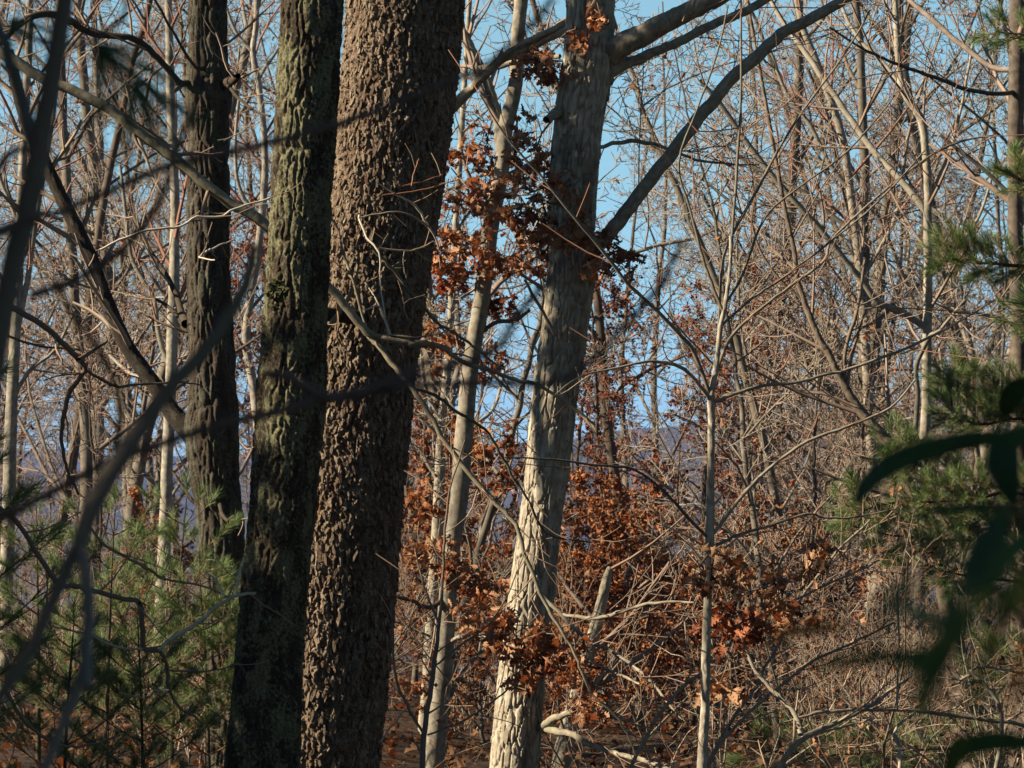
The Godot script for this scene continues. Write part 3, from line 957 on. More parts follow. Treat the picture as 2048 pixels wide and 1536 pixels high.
func traced_trees() -> void:
	var rng := RandomNumberGenerator.new()
	rng.seed = 23
	var gray := Color(0.34, 0.31, 0.26)
	var rule := twig_rule(Color(0.30, 0.26, 0.22), Color(0.25, 0.18, 0.145), 0.004, [6, 5, 4])
	var red := twig_rule(Color(0.26, 0.18, 0.14), Color(0.23, 0.11, 0.085), 0.004, [6, 5, 4])

	# the smooth grey trunk between the pine and the pale oak
	var t := slim_tree("smooth_bark_tree", "slim smooth grey trunk between the flaky pine and the pale oak, forked near the top", "",
		[1047, -30, 26, 1036, 60, 27, 1031, 170, 29, 1012, 250, 31, 1006, 310, 32, 996, 376, 33, 985, 430, 33, 974, 510, 33, 962, 605, 33, 945, 705, 32, 935, 790, 34, 927, 876, 37, 922, 961, 37, 914, 1030, 35, 904, 1096, 33, 894, 1216, 36, 887, 1319, 40, 877, 1421, 41, 866, 1536, 45, 862, 1600, 46], 24.0, gray,
		[[[1003, 305, 24, 996, 240, 21, 983, 191, 20, 968, 150, 20, 956, 125, 20, 938, 90, 19, 920, 52, 18, 905, 10, 16, 893, -30, 14], 24.3],
		[[957, 140, 17, 990, 133, 17, 1030, 122, 16, 1075, 116, 13, 1120, 112, 9], 23.4, 1.2],
		[[890, 1290, 8, 930, 1270, 10, 960, 1274, 9, 985, 1280, 5], 23.5, 1.25],
		[[897, 1190, 12, 860, 1215, 10, 820, 1200, 8, 785, 1192, 6], 23.6, 0.5],
		[[945, 690, 6, 985, 648, 9, 1030, 640, 8, 1060, 620, 6], 24.0, 0.5]], rule, [0.28, 0.8, 2, 0.5], rng, 13.0, 5)
	leaf_sprays(t, [
		[945, 300, 60, 62, 30, 985, 240, 24.2, 2], [930, 400, 64, 66, 46, 985, 400, 23.8, 0],
		[905, 500, 48, 56, 30, 970, 480, 23.7, 0], [1010, 510, 80, 44, 40, 975, 480, 23.5, 0], [890, 560, 38, 40, 20, 960, 540, 23.9, 3],
		[870, 690, 40, 44, 20, 940, 640, 24.4, 2], [975, 715, 44, 40, 20, 940, 660, 24.6, 2], [1000, 620, 50, 40, 18, 965, 590, 24.3, 3], [905, 850, 36, 50, 14, 930, 800, 24.5, 2], [990, 895, 50, 44, 26, 930, 840, 25.0, 2], [1010, 960, 44, 40, 20, 930, 900, 25.2, 2], [850, 1010, 40, 40, 16, 912, 980, 24.4, 2], [845, 1115, 44, 42, 22, 900, 1080, 23.6, 4], [905, 1120, 42, 50, 26, 900, 1080, 23.4, 0], [960, 1180, 46, 46, 28, 900, 1150, 23.3, 0], [935, 1235, 40, 26, 14, 890, 1230, 23.2, 4]], rng, 0.095)

	# a pale trunk just left of it, lit
	slim_tree("smooth_bark_tree", "thin pale sunlit trunk close behind the smooth grey trunk, seen against blue hills", "",
		[905, 560, 14, 900, 660, 15, 893, 760, 17, 884, 850, 19, 880, 930, 21, 877, 1011, 22, 872, 1100, 23, 867, 1182, 24, 862, 1260, 25, 858, 1350, 26, 850, 1440, 27], 31.0, Color(0.44, 0.40, 0.33),
		[[[877, 960, 12, 855, 925, 8, 838, 896, 6], 31.0], [[880, 900, 9, 930, 860, 8, 985, 820, 7, 1010, 730, 5], 32.0], [[884, 850, 8, 850, 770, 7, 840, 690, 5], 31.0]], rule, [0.3, 0.9, 2, 0.5], rng, 9.0, 0)

	# the pale straight sapling with whorled branches
	var s_rule := twig_rule(Color(0.26, 0.17, 0.125), Color(0.24, 0.125, 0.085), 0.0032, [5, 4, 3], 0.35)
	var pale := Color(0.50, 0.455, 0.385)
	t = slim_tree("sapling", "straight slender pale sapling right of the shaggy oak with whorls of thin branches", "",
		[1462, 470, 6, 1460, 540, 7, 1450, 613, 9, 1441, 654, 9.5, 1431, 739, 11, 1422, 795, 14, 1423, 842, 14, 1422, 910, 14.5, 1421, 990, 16, 1420, 1076, 18, 1418, 1130, 15.5, 1415, 1216, 16.5, 1412, 1319, 18.5, 1410, 1421, 18.5, 1405, 1500, 19.5, 1402, 1600, 21], 17.0, pale,
		[
		[[1421, 795, 8, 1389, 705, 9, 1355, 664, 8, 1301, 609, 8, 1253, 565, 7, 1205, 500, 7, 1150, 437, 6, 1080, 350, 5, 1010, 270, 4, 960, 190, 3], 16.4, 0.6],
		[[1420, 800, 8, 1407, 780, 8, 1369, 739, 8, 1331, 725, 7, 1290, 724, 6, 1240, 735, 5, 1160, 753, 4, 1110, 790, 3], 16.6, 0.9],
		[[1424, 806, 8, 1440, 800, 8, 1478, 784, 7, 1533, 770, 7, 1594, 765, 7, 1649, 749, 6, 1697, 739, 6, 1826, 691, 6, 1936, 633, 4, 1990, 600, 3], 17.3, 0.75],
		[[1422, 790, 6, 1444, 712, 7, 1468, 667, 7, 1523, 616, 6, 1581, 572, 6, 1649, 520, 6, 1672, 470, 5, 1809, 349, 5, 1901, 290, 5, 1987, 270, 3], 17.4, 0.62],
		[[1419, 1079, 6, 1376, 1035, 7, 1330, 985, 6, 1270, 940, 5, 1190, 930, 5, 1100, 918, 4, 1010, 915, 3], 16.5, 0.35],
		[[1420, 1074, 7, 1440, 1050, 8, 1468, 1011, 8, 1506, 968, 7, 1547, 930, 7, 1615, 883, 7, 1697, 852, 6, 1780, 815, 5, 1830, 760, 4], 17.4, 0.8],
		[[1420, 1092, 6, 1434, 1090, 7, 1478, 1069, 6, 1547, 1049, 6, 1612, 1028, 5, 1649, 1035, 4, 1697, 1035, 4, 1796, 1018, 3], 17.3, 0.5],
		[[1447, 625, 6, 1423, 565, 7, 1406, 517, 6, 1380, 420, 5, 1357, 325, 5, 1393, 222, 4, 1431, 120, 4, 1456, 10, 3], 17.0, 0.5],
		[[1461, 520, 6, 1475, 325, 6, 1482, 171, 5, 1482, -10, 4], 17.1, 0.55],
		[[1449, 612, 6, 1480, 560, 5, 1498, 517, 5, 1533, 431, 5, 1615, 362, 4, 1697, 301, 4, 1790, 190, 3], 17.1, 0.5],
		[[1436, 690, 6, 1448, 513, 6, 1502, 403, 6, 1581, 260, 5, 1697, 96, 4, 1740, 20, 3], 17.2, 0.55],
		[[1440, 655, 5, 1500, 600, 5, 1560, 560, 5, 1640, 500, 4, 1760, 400, 4, 1850, 300, 3], 17.2, 0.6],
		[[1418, 1110, 4, 1450, 1095, 4, 1495, 1060, 3], 17.0, 0.8],
		[[1416, 1100, 4, 1380, 1075, 4, 1325, 1050, 3], 16.8, 1.1],
		[[1414, 1216, 3, 1470, 1190, 3, 1540, 1170, 2], 16.8, 0.8]], s_rule, [0.30, 0.5, 3], rng, 2.0, 0)
	leaf_sprays(t, [
		[1455, 1145, 40, 36, 14, 1420, 1110, 16.9, 4], [1395, 1160, 26, 22, 7, 1415, 1110, 16.9, 0], [1555, 1160, 22, 30, 8, 1545, 1110, 17.2, 4], [1630, 1120, 34, 44, 18, 1620, 1060, 17.5, 4],
		[1445, 1250, 70, 40, 30, 1430, 1190, 17.6, 3], [1560, 1230, 66, 36, 24, 1560, 1180, 17.8, 0], [1440, 1385, 46, 26, 12, 1420, 1330, 17.3, 4]], rng, 0.09)

	# trunks and limbs of the right-hand half
	slim_tree("bare_tree", "pale kinked tree right of the sapling, long limbs running up to its left", "",
		[1788, -40, 11, 1792, 34, 12, 1799, 137, 13, 1806, 181, 14, 1830, 218, 15, 1844, 245, 16, 1850, 290, 16, 1856, 376, 16, 1855, 440, 17, 1856, 513, 17, 1856, 600, 18, 1854, 700, 19, 1853, 808, 20, 1848, 910, 21, 1846, 1010, 22, 1842, 1120, 23, 1838, 1250, 24], 29.0, Color(0.45, 0.41, 0.34),
		[[[1854, 425, 14, 1809, 369, 14, 1758, 314, 14, 1707, 246, 13, 1639, 147, 12, 1600, 90, 11, 1560, 34, 10, 1520, -40, 9], 30.0],
		[[1855, 660, 13, 1809, 626, 15, 1758, 606, 15, 1724, 561, 14, 1690, 520, 13, 1638, 454, 13, 1587, 400, 12, 1519, 318, 11, 1451, 222, 10, 1400, 160, 8], 28.5, 0.8],
		[[1806, 181, 9, 1770, 130, 9, 1720, 80, 8, 1690, 30, 7, 1670, -30, 6], 29.5],
		[[1846, 890, 14, 1830, 868, 12, 1836, 800, 10, 1832, 740, 10, 1845, 700, 9, 1862, 670, 9, 1880, 660, 7, 1930, 600, 6], 28.4, 0.7],
		[[1853, 560, 8, 1910, 500, 8, 1960, 430, 6, 1990, 330, 5], 29.0], [[1856, 400, 7, 1900, 300, 7, 1925, 200, 6, 1950, 60, 5], 29.3]], rule, [0.34, 1.0, 2, 0.45], rng, 13.0, 5)
	slim_tree("bare_tree", "thin leaning grey tree rising from lower right towards the upper left, behind the sapling", "",
		[1570, 420, 9, 1588, 500, 10, 1594, 555, 11, 1608, 600, 12, 1621, 637, 13, 1640, 680, 13, 1656, 705, 14, 1672, 740, 15, 1690, 773, 16, 1706, 800, 18, 1724, 825, 20, 1750, 856, 22, 1775, 883, 22, 1800, 930, 23, 1830, 1000, 24, 1870, 1100, 25], 26.0, Color(0.26, 0.21, 0.17),
		[[[1690, 773, 9, 1690, 700, 8, 1715, 620, 7, 1730, 520, 6], 26.0], [[1724, 825, 9, 1660, 790, 8, 1600, 780, 6, 1540, 740, 5], 26.4], [[1608, 600, 6, 1560, 560, 6, 1520, 500, 5, 1500, 430, 4], 26.0]], rule, [0.3, 0.8, 2, 0.4], rng, 7.5, 0)
	slim_tree("bare_tree", "tall grey trunk cut off by the right edge among pine sprays", "",
		[2036, -40, 36, 2035, 80, 34, 2033, 200, 32, 2030, 330, 30, 2031, 460, 30, 2036, 600, 32, 2038, 760, 34, 2040, 900, 36, 2040, 1050, 38, 2042, 1200, 40], 27.0, Color(0.17, 0.14, 0.12),
		[[[2034, 140, 12, 1985, 135, 11, 1930, 95, 11, 1870, 45, 11, 1830, 10, 10, 1790, -20, 9], 27.6, 2.4], [[2032, 184, 10, 1990, 187, 9, 1930, 178, 9, 1870, 155, 8, 1800, 130, 7, 1730, 100, 5, 1660, 55, 4], 25.0, 0.8],
		[[2040, 660, 8, 2010, 640, 8, 1975, 630, 8, 1940, 625, 7, 1905, 622, 5, 1870, 605, 3], 24.0, 3.2], [[2030, 400, 10, 1980, 350, 9, 1930, 310, 8, 1880, 270, 6], 27.0]], rule, [0.3, 0.9, 2, 0.5], rng, 14.0, 4)
	slim_tree("bare_tree", "reddish bare tree with two long diagonal limbs crossing behind the sapling top", "",
		[1585, -40, 12, 1608, 60, 13, 1632, 120, 14, 1652, 175, 15, 1672, 230, 15, 1690, 300, 16, 1700, 380, 16, 1712, 470, 17, 1722, 560, 18, 1730, 660, 19, 1736, 780, 20, 1742, 900, 21, 1750, 1000, 22], 36.0, Color(0.36, 0.32, 0.27),
		[[[1700, 380, 10, 1660, 330, 10, 1620, 250, 9, 1575, 190, 8, 1540, 100, 7], 36.0], [[1712, 470, 10, 1650, 420, 10, 1585, 370, 9, 1500, 330, 8, 1430, 270, 6], 36.0], [[1722, 560, 10, 1770, 480, 9, 1800, 400, 8, 1815, 280, 7, 1850, 150, 6], 36.0], [[1730, 700, 9, 1660, 640, 8, 1600, 600, 7, 1530, 580, 6], 37.0]], red, [0.4, 1.2, 2, 0.5], rng, 15.0, 5)

	# trunks of the left-hand part
	slim_tree("bare_tree", "grey trunk just left of the forked oak, paler towards its foot", "",
		[335, -40, 15, 338, 40, 15, 340, 140, 17, 343, 230, 18, 347, 330, 19, 350, 420, 19, 349, 500, 20, 348, 580, 22, 345, 650, 23, 343, 720, 22, 341, 780, 22, 338, 850, 23, 334, 930, 23, 332, 1000, 24, 328, 1100, 26, 322, 1240, 28], 33.0, Color(0.42, 0.39, 0.33),
		[[[347, 660, 9, 368, 640, 8, 385, 600, 7, 402, 540, 6], 33.0], [[343, 740, 10, 320, 680, 11, 308, 600, 10, 285, 560, 10, 262, 510, 9, 250, 420, 8, 240, 330, 6], 33.4, 0.7], [[350, 420, 7, 310, 360, 7, 280, 280, 6, 250, 160, 5], 33.0], [[340, 800, 8, 290, 760, 8, 250, 740, 7, 200, 690, 6], 34.0]], red, [0.32, 1.0, 2, 0.45], rng, 14.0, 5)
	slim_tree("bare_tree", "slender trunk half hidden behind the dark furrowed oak on its right side, reddish buds above", "",
		[512, -40, 10, 513, 40, 11, 506, 100, 12, 514, 150, 12, 524, 220, 13, 530, 300, 13, 528, 380, 14, 522, 450, 15, 512, 530, 15, 500, 600, 16, 492, 680, 17, 505, 760, 18, 516, 850, 19, 524, 950, 20], 38.0, Color(0.40, 0.36, 0.31),
		[[[506, 105, 8, 470, 60, 7, 440, -20, 6], 38.0], [[522, 440, 8, 480, 380, 8, 470, 300, 7, 478, 200, 6], 38.0], [[500, 600, 10, 470, 640, 9, 455, 560, 7], 38.0], [[492, 680, 9, 478, 620, 9, 466, 600, 7], 38.0]], red, [0.4, 1.0, 2, 0.4], rng, 14.0, 4)
	slim_tree("bare_tree", "twin-stemmed pale tree at the far left edge behind the blurred branch", "",
		[60, -40, 14, 58, 80, 15, 52, 200, 16, 45, 330, 17, 40, 450, 18, 36, 560, 20, 30, 680, 22, 24, 800, 24, 20, 920, 26, 16, 1050, 27, 12, 1200, 28], 30.0, Color(0.38, 0.35, 0.30),
		[[[30, 680, 13, 55, 560, 12, 70, 450, 11, 90, 330, 10, 110, 200, 9, 125, 60, 7], 30.0], [[40, 450, 9, 10, 380, 8, -20, 300, 6], 30.0], [[24, 800, 9, 60, 740, 8, 110, 700, 7, 150, 620, 5], 30.0]], red, [0.32, 1.0, 2, 0.4], rng, 13.0, 4)
	# leaning trunks low in the middle, beyond the white oak
	slim_tree("leaning_tree", "pale leaning trunk at the foot of the shaggy oak, to its right", "",
		[1222, 1130, 5, 1213, 1160, 19, 1190, 1260, 26, 1170, 1330, 30, 1154, 1397, 33, 1137, 1455, 36, 1123, 1524, 38, 1110, 1600, 40], 27.0, Color(0.40, 0.365, 0.30), [[[1154, 1400, 12, 1200, 1360, 10, 1250, 1300, 8], 27.0]], rule, [0.3, 0.8, 2, 0.5], rng, 0.0, 0)
	slim_tree("leaning_tree", "short leaning pale trunk with orange leaves round it, beyond the shaggy oak", "",
		[1278, 1100, 5, 1271, 1122, 18, 1258, 1155, 21, 1245, 1190, 23, 1232, 1225, 24, 1216, 1270, 25, 1195, 1330, 26, 1170, 1400, 28], 34.0, Color(0.42, 0.37, 0.30), [[[1275, 1110, 9, 1300, 1060, 8, 1310, 1000, 6], 34.0]], rule, [0.3, 0.8, 2, 0.4], rng, 0.0, 0)
	slim_tree("leaning_tree", "thin leaning trunk with a greenish side, nearest the sapling among orange leaves", "",
		[1346, 1108, 4, 1338, 1124, 12, 1318, 1160, 14, 1301, 1196, 15, 1285, 1222, 16, 1267, 1247, 17, 1240, 1290, 18, 1200, 1350, 19, 1160, 1420, 20], 36.0, Color(0.34, 0.32, 0.24), [[[1318, 1160, 6, 1360, 1140, 7, 1400, 1125, 5], 36.0]], rule, [0.3, 0.8, 2, 0.4], rng, 0.0, 0)


# ---------------------------------------------------------------- the thicket: bare trees of six makes, copied over the slope
func tree_make(seed_: int, height: float, r0: float, wood: Color, rule: Dictionary, limbs: int, first: float, limb_len: float, leaves: int, leaf_kind: int, fork := false) -> Node3D:
	var rng := RandomNumberGenerator.new()
	rng.seed = seed_
	var t := Node3D.new()
	var p := PackedVector3Array([Vector3(0, -0.4, 0)])
	var r := PackedFloat32Array([r0 * 1.35])
	var dir := Vector3(rng.randf_range(-0.10, 0.10), 1, rng.randf_range(-0.10, 0.10))
	var n := 14
	for k in n:
		dir += Vector3(rng.randf() - 0.5, 0.1, rng.randf() - 0.5) * 0.2
		dir = dir.normalized()
		p.append(p[k] + dir * (height + 0.4) / n)
		r.append(r0 * (1.0 - 0.86 * pow((k + 1.0) / n, 1.1)))
	var g := Geo.new()
	var sm := smooth_path(p, r, 3, 0.03, rng)
	tube(g, sm[0], sm[1], 10, wood)
	var tone := noise(seed_, 1.0, FastNoiseLite.TYPE_SIMPLEX_SMOOTH, 3)
	for k in g.c.size():
		g.c[k] = wood * (1.0 + 0.7 * tone.get_noise_3d(g.v[k].x * 6, g.v[k].y * 1.6, g.v[k].z * 6))
	part(t, "trunk", g, M.far, false)
	var tw := Geo.new()
	var ends := PackedVector3Array()
	var spin := rng.randf() * TAU
	for k in limbs:
		var h := lerpf(first, 0.97, (k + rng.randf() * 0.7) / limbs)
		var j := mini(int(h * n), n - 1)
		var q := p[j].lerp(p[j + 1], h * n - j)
		spin += 2.4 + rng.randf() * 0.8
		var rise := rng.randf_range(0.55, 1.5) + (0.5 if fork and k < 3 else 0.0)
		var li := Geo.new()
		grow(li, tw, q, Vector3(cos(spin), rise, sin(spin)), limb_len * rng.randf_range(0.7, 1.2) * (1.15 - 0.75 * h) * (1.6 if fork and k < 3 else 1.0), r[j] * rng.randf_range(0.32, 0.5) * (1.35 if fork and k < 3 else 1.0), 0, rule, rng)
		part(t, "limb", li, M.far, false)
	part(t, "crown", tw, M.twig, false, "stuff")
	if leaves > 0:
		var lg := Geo.new()
		var shapes: Array[Geo] = []
		for k in 5: shapes.append(leaf_shape(rng, false))
		for k in leaves:
			# dry leaves cling to the twigs
			var e := tw.v[rng.randi() % tw.v.size()]
			var x := Transform3D(hang(Vector3(rng.randfn(), rng.randfn() - 0.6, rng.randfn()), rng, rng.randf_range(0.065, 0.115)), e)
			add_shape(lg, shapes[rng.randi() % 5], x, leaf_color(rng, leaf_kind))
		part(t, "leaves", lg, M.leaf, false, "stuff")
	return t


func put(proto: Node3D, called: String, where: Vector3, turn: float, size: float, label: String, category: String, group: String) -> Node3D:
	var o: Node3D = proto.duplicate() if proto.get_parent() else proto
	o.name = numbered(called)
	add_child(o)
	o.position = where
	o.rotation.y = turn
	o.scale = Vector3.ONE * size
	tag(o, label, category, group)
	return o


func thicket() -> void:
	var rng := RandomNumberGenerator.new()
	rng.seed = 99
	var light := Color(0.235, 0.205, 0.17)
	var mid := Color(0.21, 0.18, 0.15)
	var brown := Color(0.16, 0.125, 0.10)
	var gray := twig_rule(Color(0.27, 0.235, 0.195), Color(0.26, 0.215, 0.175), 0.0045, [7, 6, 5, 2], 0.2)
	var red := twig_rule(Color(0.23, 0.185, 0.155), Color(0.235, 0.165, 0.135), 0.0045, [7, 6, 5, 2], 0.3)
	for q in [gray, red]:
		q.bend = 0.46
		q.angle = 0.98
	var makes: Array[Node3D] = [
		tree_make(301, 17.0, 0.115, light, gray, 17, 0.16, 3.6, 0, 2),
		tree_make(302, 15.0, 0.09, mid, red, 17, 0.14, 3.2, 260, 3),
		tree_make(303, 18.0, 0.13, light, gray, 18, 0.18, 4.2, 0, 2, true),
		tree_make(304, 14.0, 0.08, brown, red, 16, 0.12, 3.0, 0, 2),
		tree_make(305, 16.0, 0.105, mid, gray, 18, 0.15, 3.8, 420, 2, true),
		tree_make(306, 12.0, 0.06, light, gray, 16, 0.10, 2.6, 0, 2),
	]
	var oaks: Array[Node3D] = [
		tree_make(311, 5.2, 0.06, mid, twig_rule(Color(0.27, 0.23, 0.18), Color(0.22, 0.15, 0.11), 0.004, [6, 5, 4], 0.1), 18, 0.16, 1.9, 2200, 2),
		tree_make(312, 4.0, 0.045, mid, twig_rule(Color(0.27, 0.23, 0.18), Color(0.22, 0.15, 0.11), 0.004, [6, 5, 3], 0.1), 18, 0.12, 1.6, 4200, 2),
		tree_make(313, 7.6, 0.07, brown, twig_rule(Color(0.25, 0.2, 0.16), Color(0.2, 0.13, 0.1), 0.004, [6, 5, 4], 0.1), 15, 0.46, 2.1, 1700, 3),
	]
	# leafy oaks: [u, depth, make, size, label]
	for a in [
		[1300, 42.0, 0, 0.66, "bushy young oak full of orange leaves between the shaggy oak and the sapling"],
		[1195, 36.0, 1, 0.80, "low orange-leaved oak close right of the shaggy oak, under the blue hills"],
		[1395, 46.0, 1, 0.85, "orange-leaved oak directly behind the pale sapling"],
		[1000, 40.0, 1, 0.85, "orange-leaved oak behind the gap between smooth grey trunk and shaggy oak"],
		[850, 34.0, 1, 0.9, "orange-leaved young oak at the flaky pine's right side, low down"],
		[1390, 37.0, 2, 0.80, "dull red-leaved tree above the orange oaks, left of the sapling"],
		[1255, 40.0, 2, 0.86, "dull red-leaved tree beside the upper part of the shaggy oak"],
		[500, 40.0, 2, 0.9, "red-leaved tree showing in the gap between the two rough left-hand trunks"],
		[910, 46.0, 2, 0.95, "red-leaved tree filling the space right of the pine trunk"],
		[1480, 39.0, 2, 0.80, "dull red-leaved tree right of the sapling's middle, behind its right-hand branches"],
		[1180, 42.0, 2, 0.80, "dull red-leaved tree close against the shaggy oak's right edge"],
		[1340, 44.0, 1, 0.82, "orange-leaved oak lowest behind the sapling's left-hand whorl"],
		[1230, 45.0, 1, 0.84, "orange-leaved oak under the blue hill, beside the short leaning trunk"],
		[1270, 38.0, 1, 0.80, "orange-leaved oak in front of the thin greenish leaning trunk"],
		[1160, 44.0, 1, 0.84, "orange-leaved oak at the shaggy oak's right edge, far back under the hill"],
		[1440, 36.0, 1, 0.76, "orange-leaved oak at the sapling's lower whorl, on its right"],
		[1600, 36.0, 1, 0.66, "orange-leaved oak between the sapling and the leaning grey tree"],
		[1540, 34.0, 1, 0.75, "small oak with russet leaves right of the sapling's foot"],
		[1660, 38.0, 1, 0.8, "russet-leaved young oak under the kinked pale tree"],
		[300, 42.0, 1, 0.7, "small oak with orange leaves beyond the young pines"],
		[1150, 33.0, 1, 0.74, "bushy orange-brown oak hidden for the most part by the shaggy oak"],
		[1290, 33.0, 1, 0.72, "bushy orange-brown oak midway between shaggy oak and sapling"],
		[1475, 40.0, 0, 0.58, "orange-brown oak just right of the sapling, behind its lower whorl"],
		[820, 42.0, 0, 0.9, "orange-brown oak farther back against the pine trunk's right edge"],
		[980, 30.0, 1, 0.62, "little oak with brown-orange leaves between smooth grey trunk and shaggy oak, lowest down"],
		]:
		put(oaks[a[2]], "leafy_oak", on_ground((a[0] - 1024.0) / FOCAL * a[1], a[1]) - Vector3(0, 0.2, 0), rng.randf() * TAU, a[3], a[4], "oak", "young oaks that keep their dry leaves")

	# bare trees one can tell apart: [u, depth, make, size, label]
	for a in [
		[150, 36.0, 1, 1.0, "bare red-budded tree behind the arching limb, left of the furrowed oak"],
		[240, 42.0, 0, 1.0, "tall pale bare tree between the left edge and the grey trunk"],
		[90, 40.0, 3, 1.1, "dark slender bare tree behind the blurred branch at left"],
		[300, 48.0, 2, 1.0, "wide forked bare tree behind the grey trunk beside the furrowed oak"],
		[470, 46.0, 1, 1.0, "bare reddish tree seen through the gap left of the lichened trunk"],
		[950, 44.0, 2, 0.95, "wide bare tree behind the smooth grey trunk"],
		[1290, 40.0, 3, 1.1, "slender bare tree under the shaggy oak's long diagonal limb"],
		[1510, 42.0, 0, 1.0, "pale bare tree just right of the sapling's upper stems"],
		[1600, 34.0, 5, 1.1, "thin pale bare tree at the upper middle of the right-hand thicket"],
		[1660, 44.0, 2, 1.0, "broad forked bare tree behind the leaning grey tree"],
		[1760, 38.0, 1, 1.05, "bare reddish-twigged tree left of the kinked pale tree"],
		[1920, 36.0, 0, 0.95, "bare tree between the kinked pale tree and the right-edge trunk"],
		[1980, 42.0, 4, 1.05, "forked bare tree with orange leaves beside the right-edge trunk"],
		[1840, 48.0, 3, 1.15, "dark bare tree straight behind the kinked pale tree"],
	]:
		put(makes[a[2]], "bare_tree", on_ground((a[0] - 1024.0) / FOCAL * a[1], a[1]), rng.randf() * TAU, a[3], a[4], "tree", "bare trees on the slope behind the big trunks")
	# and those of the far thicket, which nothing tells apart
	var small: Array[Node3D] = [
		tree_make(321, 6.5, 0.04, mid, red, 20, 0.08, 2.0, 60, 3),
		tree_make(322, 5.0, 0.03, brown, red, 18, 0.06, 1.7, 0, 2),
		tree_make(323, 7.5, 0.045, light, gray, 20, 0.10, 2.2, 120, 2),
	]
	var low := []
	for k in 34:
		low.append(Vector2(rng.randf_range(-80.0, 2130.0), rng.randf_range(28.0, 62.0)))
	for k in 5:
		low.append(Vector2(rng.randf_range(1530.0, 2000.0), rng.randf_range(27.0, 44.0)))
	low.sort()
	for q in low:
		if q.x > 940 and q.x < 1520: continue
		if q.x < 940 and q.y > 33.0 and q.y < 48.0: continue
		var kind := rng.randi() % 3
		put(small[kind], "understory_tree", on_ground((q.x - 1024.0) / FOCAL * q.y, q.y), rng.randf() * TAU, rng.randf_range(0.8, 1.25), among(q.x, ["reddish twiggy small tree", "dark twiggy small tree", "pale twiggy small tree"][kind]), "tree", "small twiggy trees of the understory")
	var spots := []
	for k in 74:
		var d := rng.randf_range(46.0, 95.0)
		var u := rng.randf_range(-260.0, 2300.0)
		if u > 960 and u < 1520:
			if k % 2 != 0: continue
			d = maxf(d, 66.0)
		spots.append(Vector2(u, d))
	spots.sort()
	for q in spots:
		put(makes[rng.randi() % 6], "bare_tree", on_ground((q.x - 1024.0) / FOCAL * q.y, q.y), rng.randf() * TAU, rng.randf_range(0.85, 1.2), among(q.x, "far leafless tree"), "tree", "leafless trees of the far thicket")
	var shader := tree_make(314, 9.6, 0.09, mid, gray, 18, 0.56, 1.6, 6000, 2)  # crown shaped to cast shade; every copy stands out of view
	put(shader, "leafy_oak", on_ground(-5.2, 18.6), 0.4, 1.18, "tall oak full of dry leaves, placed unseen beyond left edge to shade shaggy oak", "oak", "")
	put(shader, "leafy_oak", on_ground(-6.4, 18.2), 2.4, 1.2, "second tall oak full of dry leaves, placed unseen farther left to shade shaggy oak", "oak", "")
	for a in [[-12.3, 13.7, 0.98], [-15.5, 13.0, 1.12]]:
		put(shader, "leafy_oak", on_ground(a[0], a[1]), a[0], a[2], "oak full of dry leaves placed unseen far beyond the left edge, dappling the big trunks", "oak", "leafy oaks beyond the left edge")
	for a in [[-1.6, 1.2, 0.9], [0.1, -1.6, 1.0], [-2.9, -0.2, 1.0], [-2.3, 3.3, 0.9], [-0.9, -3.4, 1.1]]:  # unseen oaks added so their crowns block sky light over the lens
		put(shader, "leafy_oak", on_ground(a[0], a[1]), a[1] * 2.0, a[2], "unseen oak added beside the camera, its leafy crown overhead blocking the sky light", "oak", "oaks added round the camera to block sky light")
	# trees out of frame on the left, whose shade falls across the picture
	for a in [[-13.5, 27.0, 0, 1.0], [-21.0, 22.0, 2, 1.0], [-25.0, 40.0, 4, 1.0]]:
		put(makes[a[2]], "bare_tree", on_ground(a[0], a[1]), rng.randf() * TAU, a[3], "leafless tree standing out of the picture to the left, on the sunny side", "tree", "leafless trees beyond the left edge")


# ---------------------------------------------------------------- brush on the forest floor
func brush_make(seed_: int, stems: int, tall: float, wood: Color, twig: Color, leaves: int) -> Node3D:
	var rng := RandomNumberGenerator.new()
	rng.seed = seed_
	var t := Node3D.new()
	var rule := twig_rule(wood, twig, 0.0028, [6, 5, 3], 0.2)
	rule.bend = 0.5
	rule.tip = 0.002
	var tw := Geo.new()
	for k in stems:
		var li := Geo.new()
		var a := rng.randf() * TAU
		grow(li, tw, Vector3(cos(a) * 0.15, -0.1, sin(a) * 0.15), Vector3(cos(a) * rng.randf_range(0.2, 0.9), 1.0, sin(a) * rng.randf_range(0.2, 0.9)), tall * rng.randf_range(0.6, 1.15), rng.randf_range(0.007, 0.016), 0, rule, rng)
		part(t, "stem", li, M.pale, false)
	part(t, "twigs", tw, M.twig, false, "stuff")
	if leaves > 0:
		var lg := Geo.new()
		for k in leaves:
			var e := tw.v[rng.randi() % tw.v.size()]
			add_shape(lg, leaf_shape(rng, false), Transform3D(hang(Vector3(rng.randfn(), rng.randfn() - 0.6, rng.randfn()), rng, rng.randf_range(0.05, 0.095)), e), leaf_color(rng, [0, 1, 0][rng.randi() % 3]))
		part(t, "leaves", lg, M.leaf, false, "stuff")
	return t


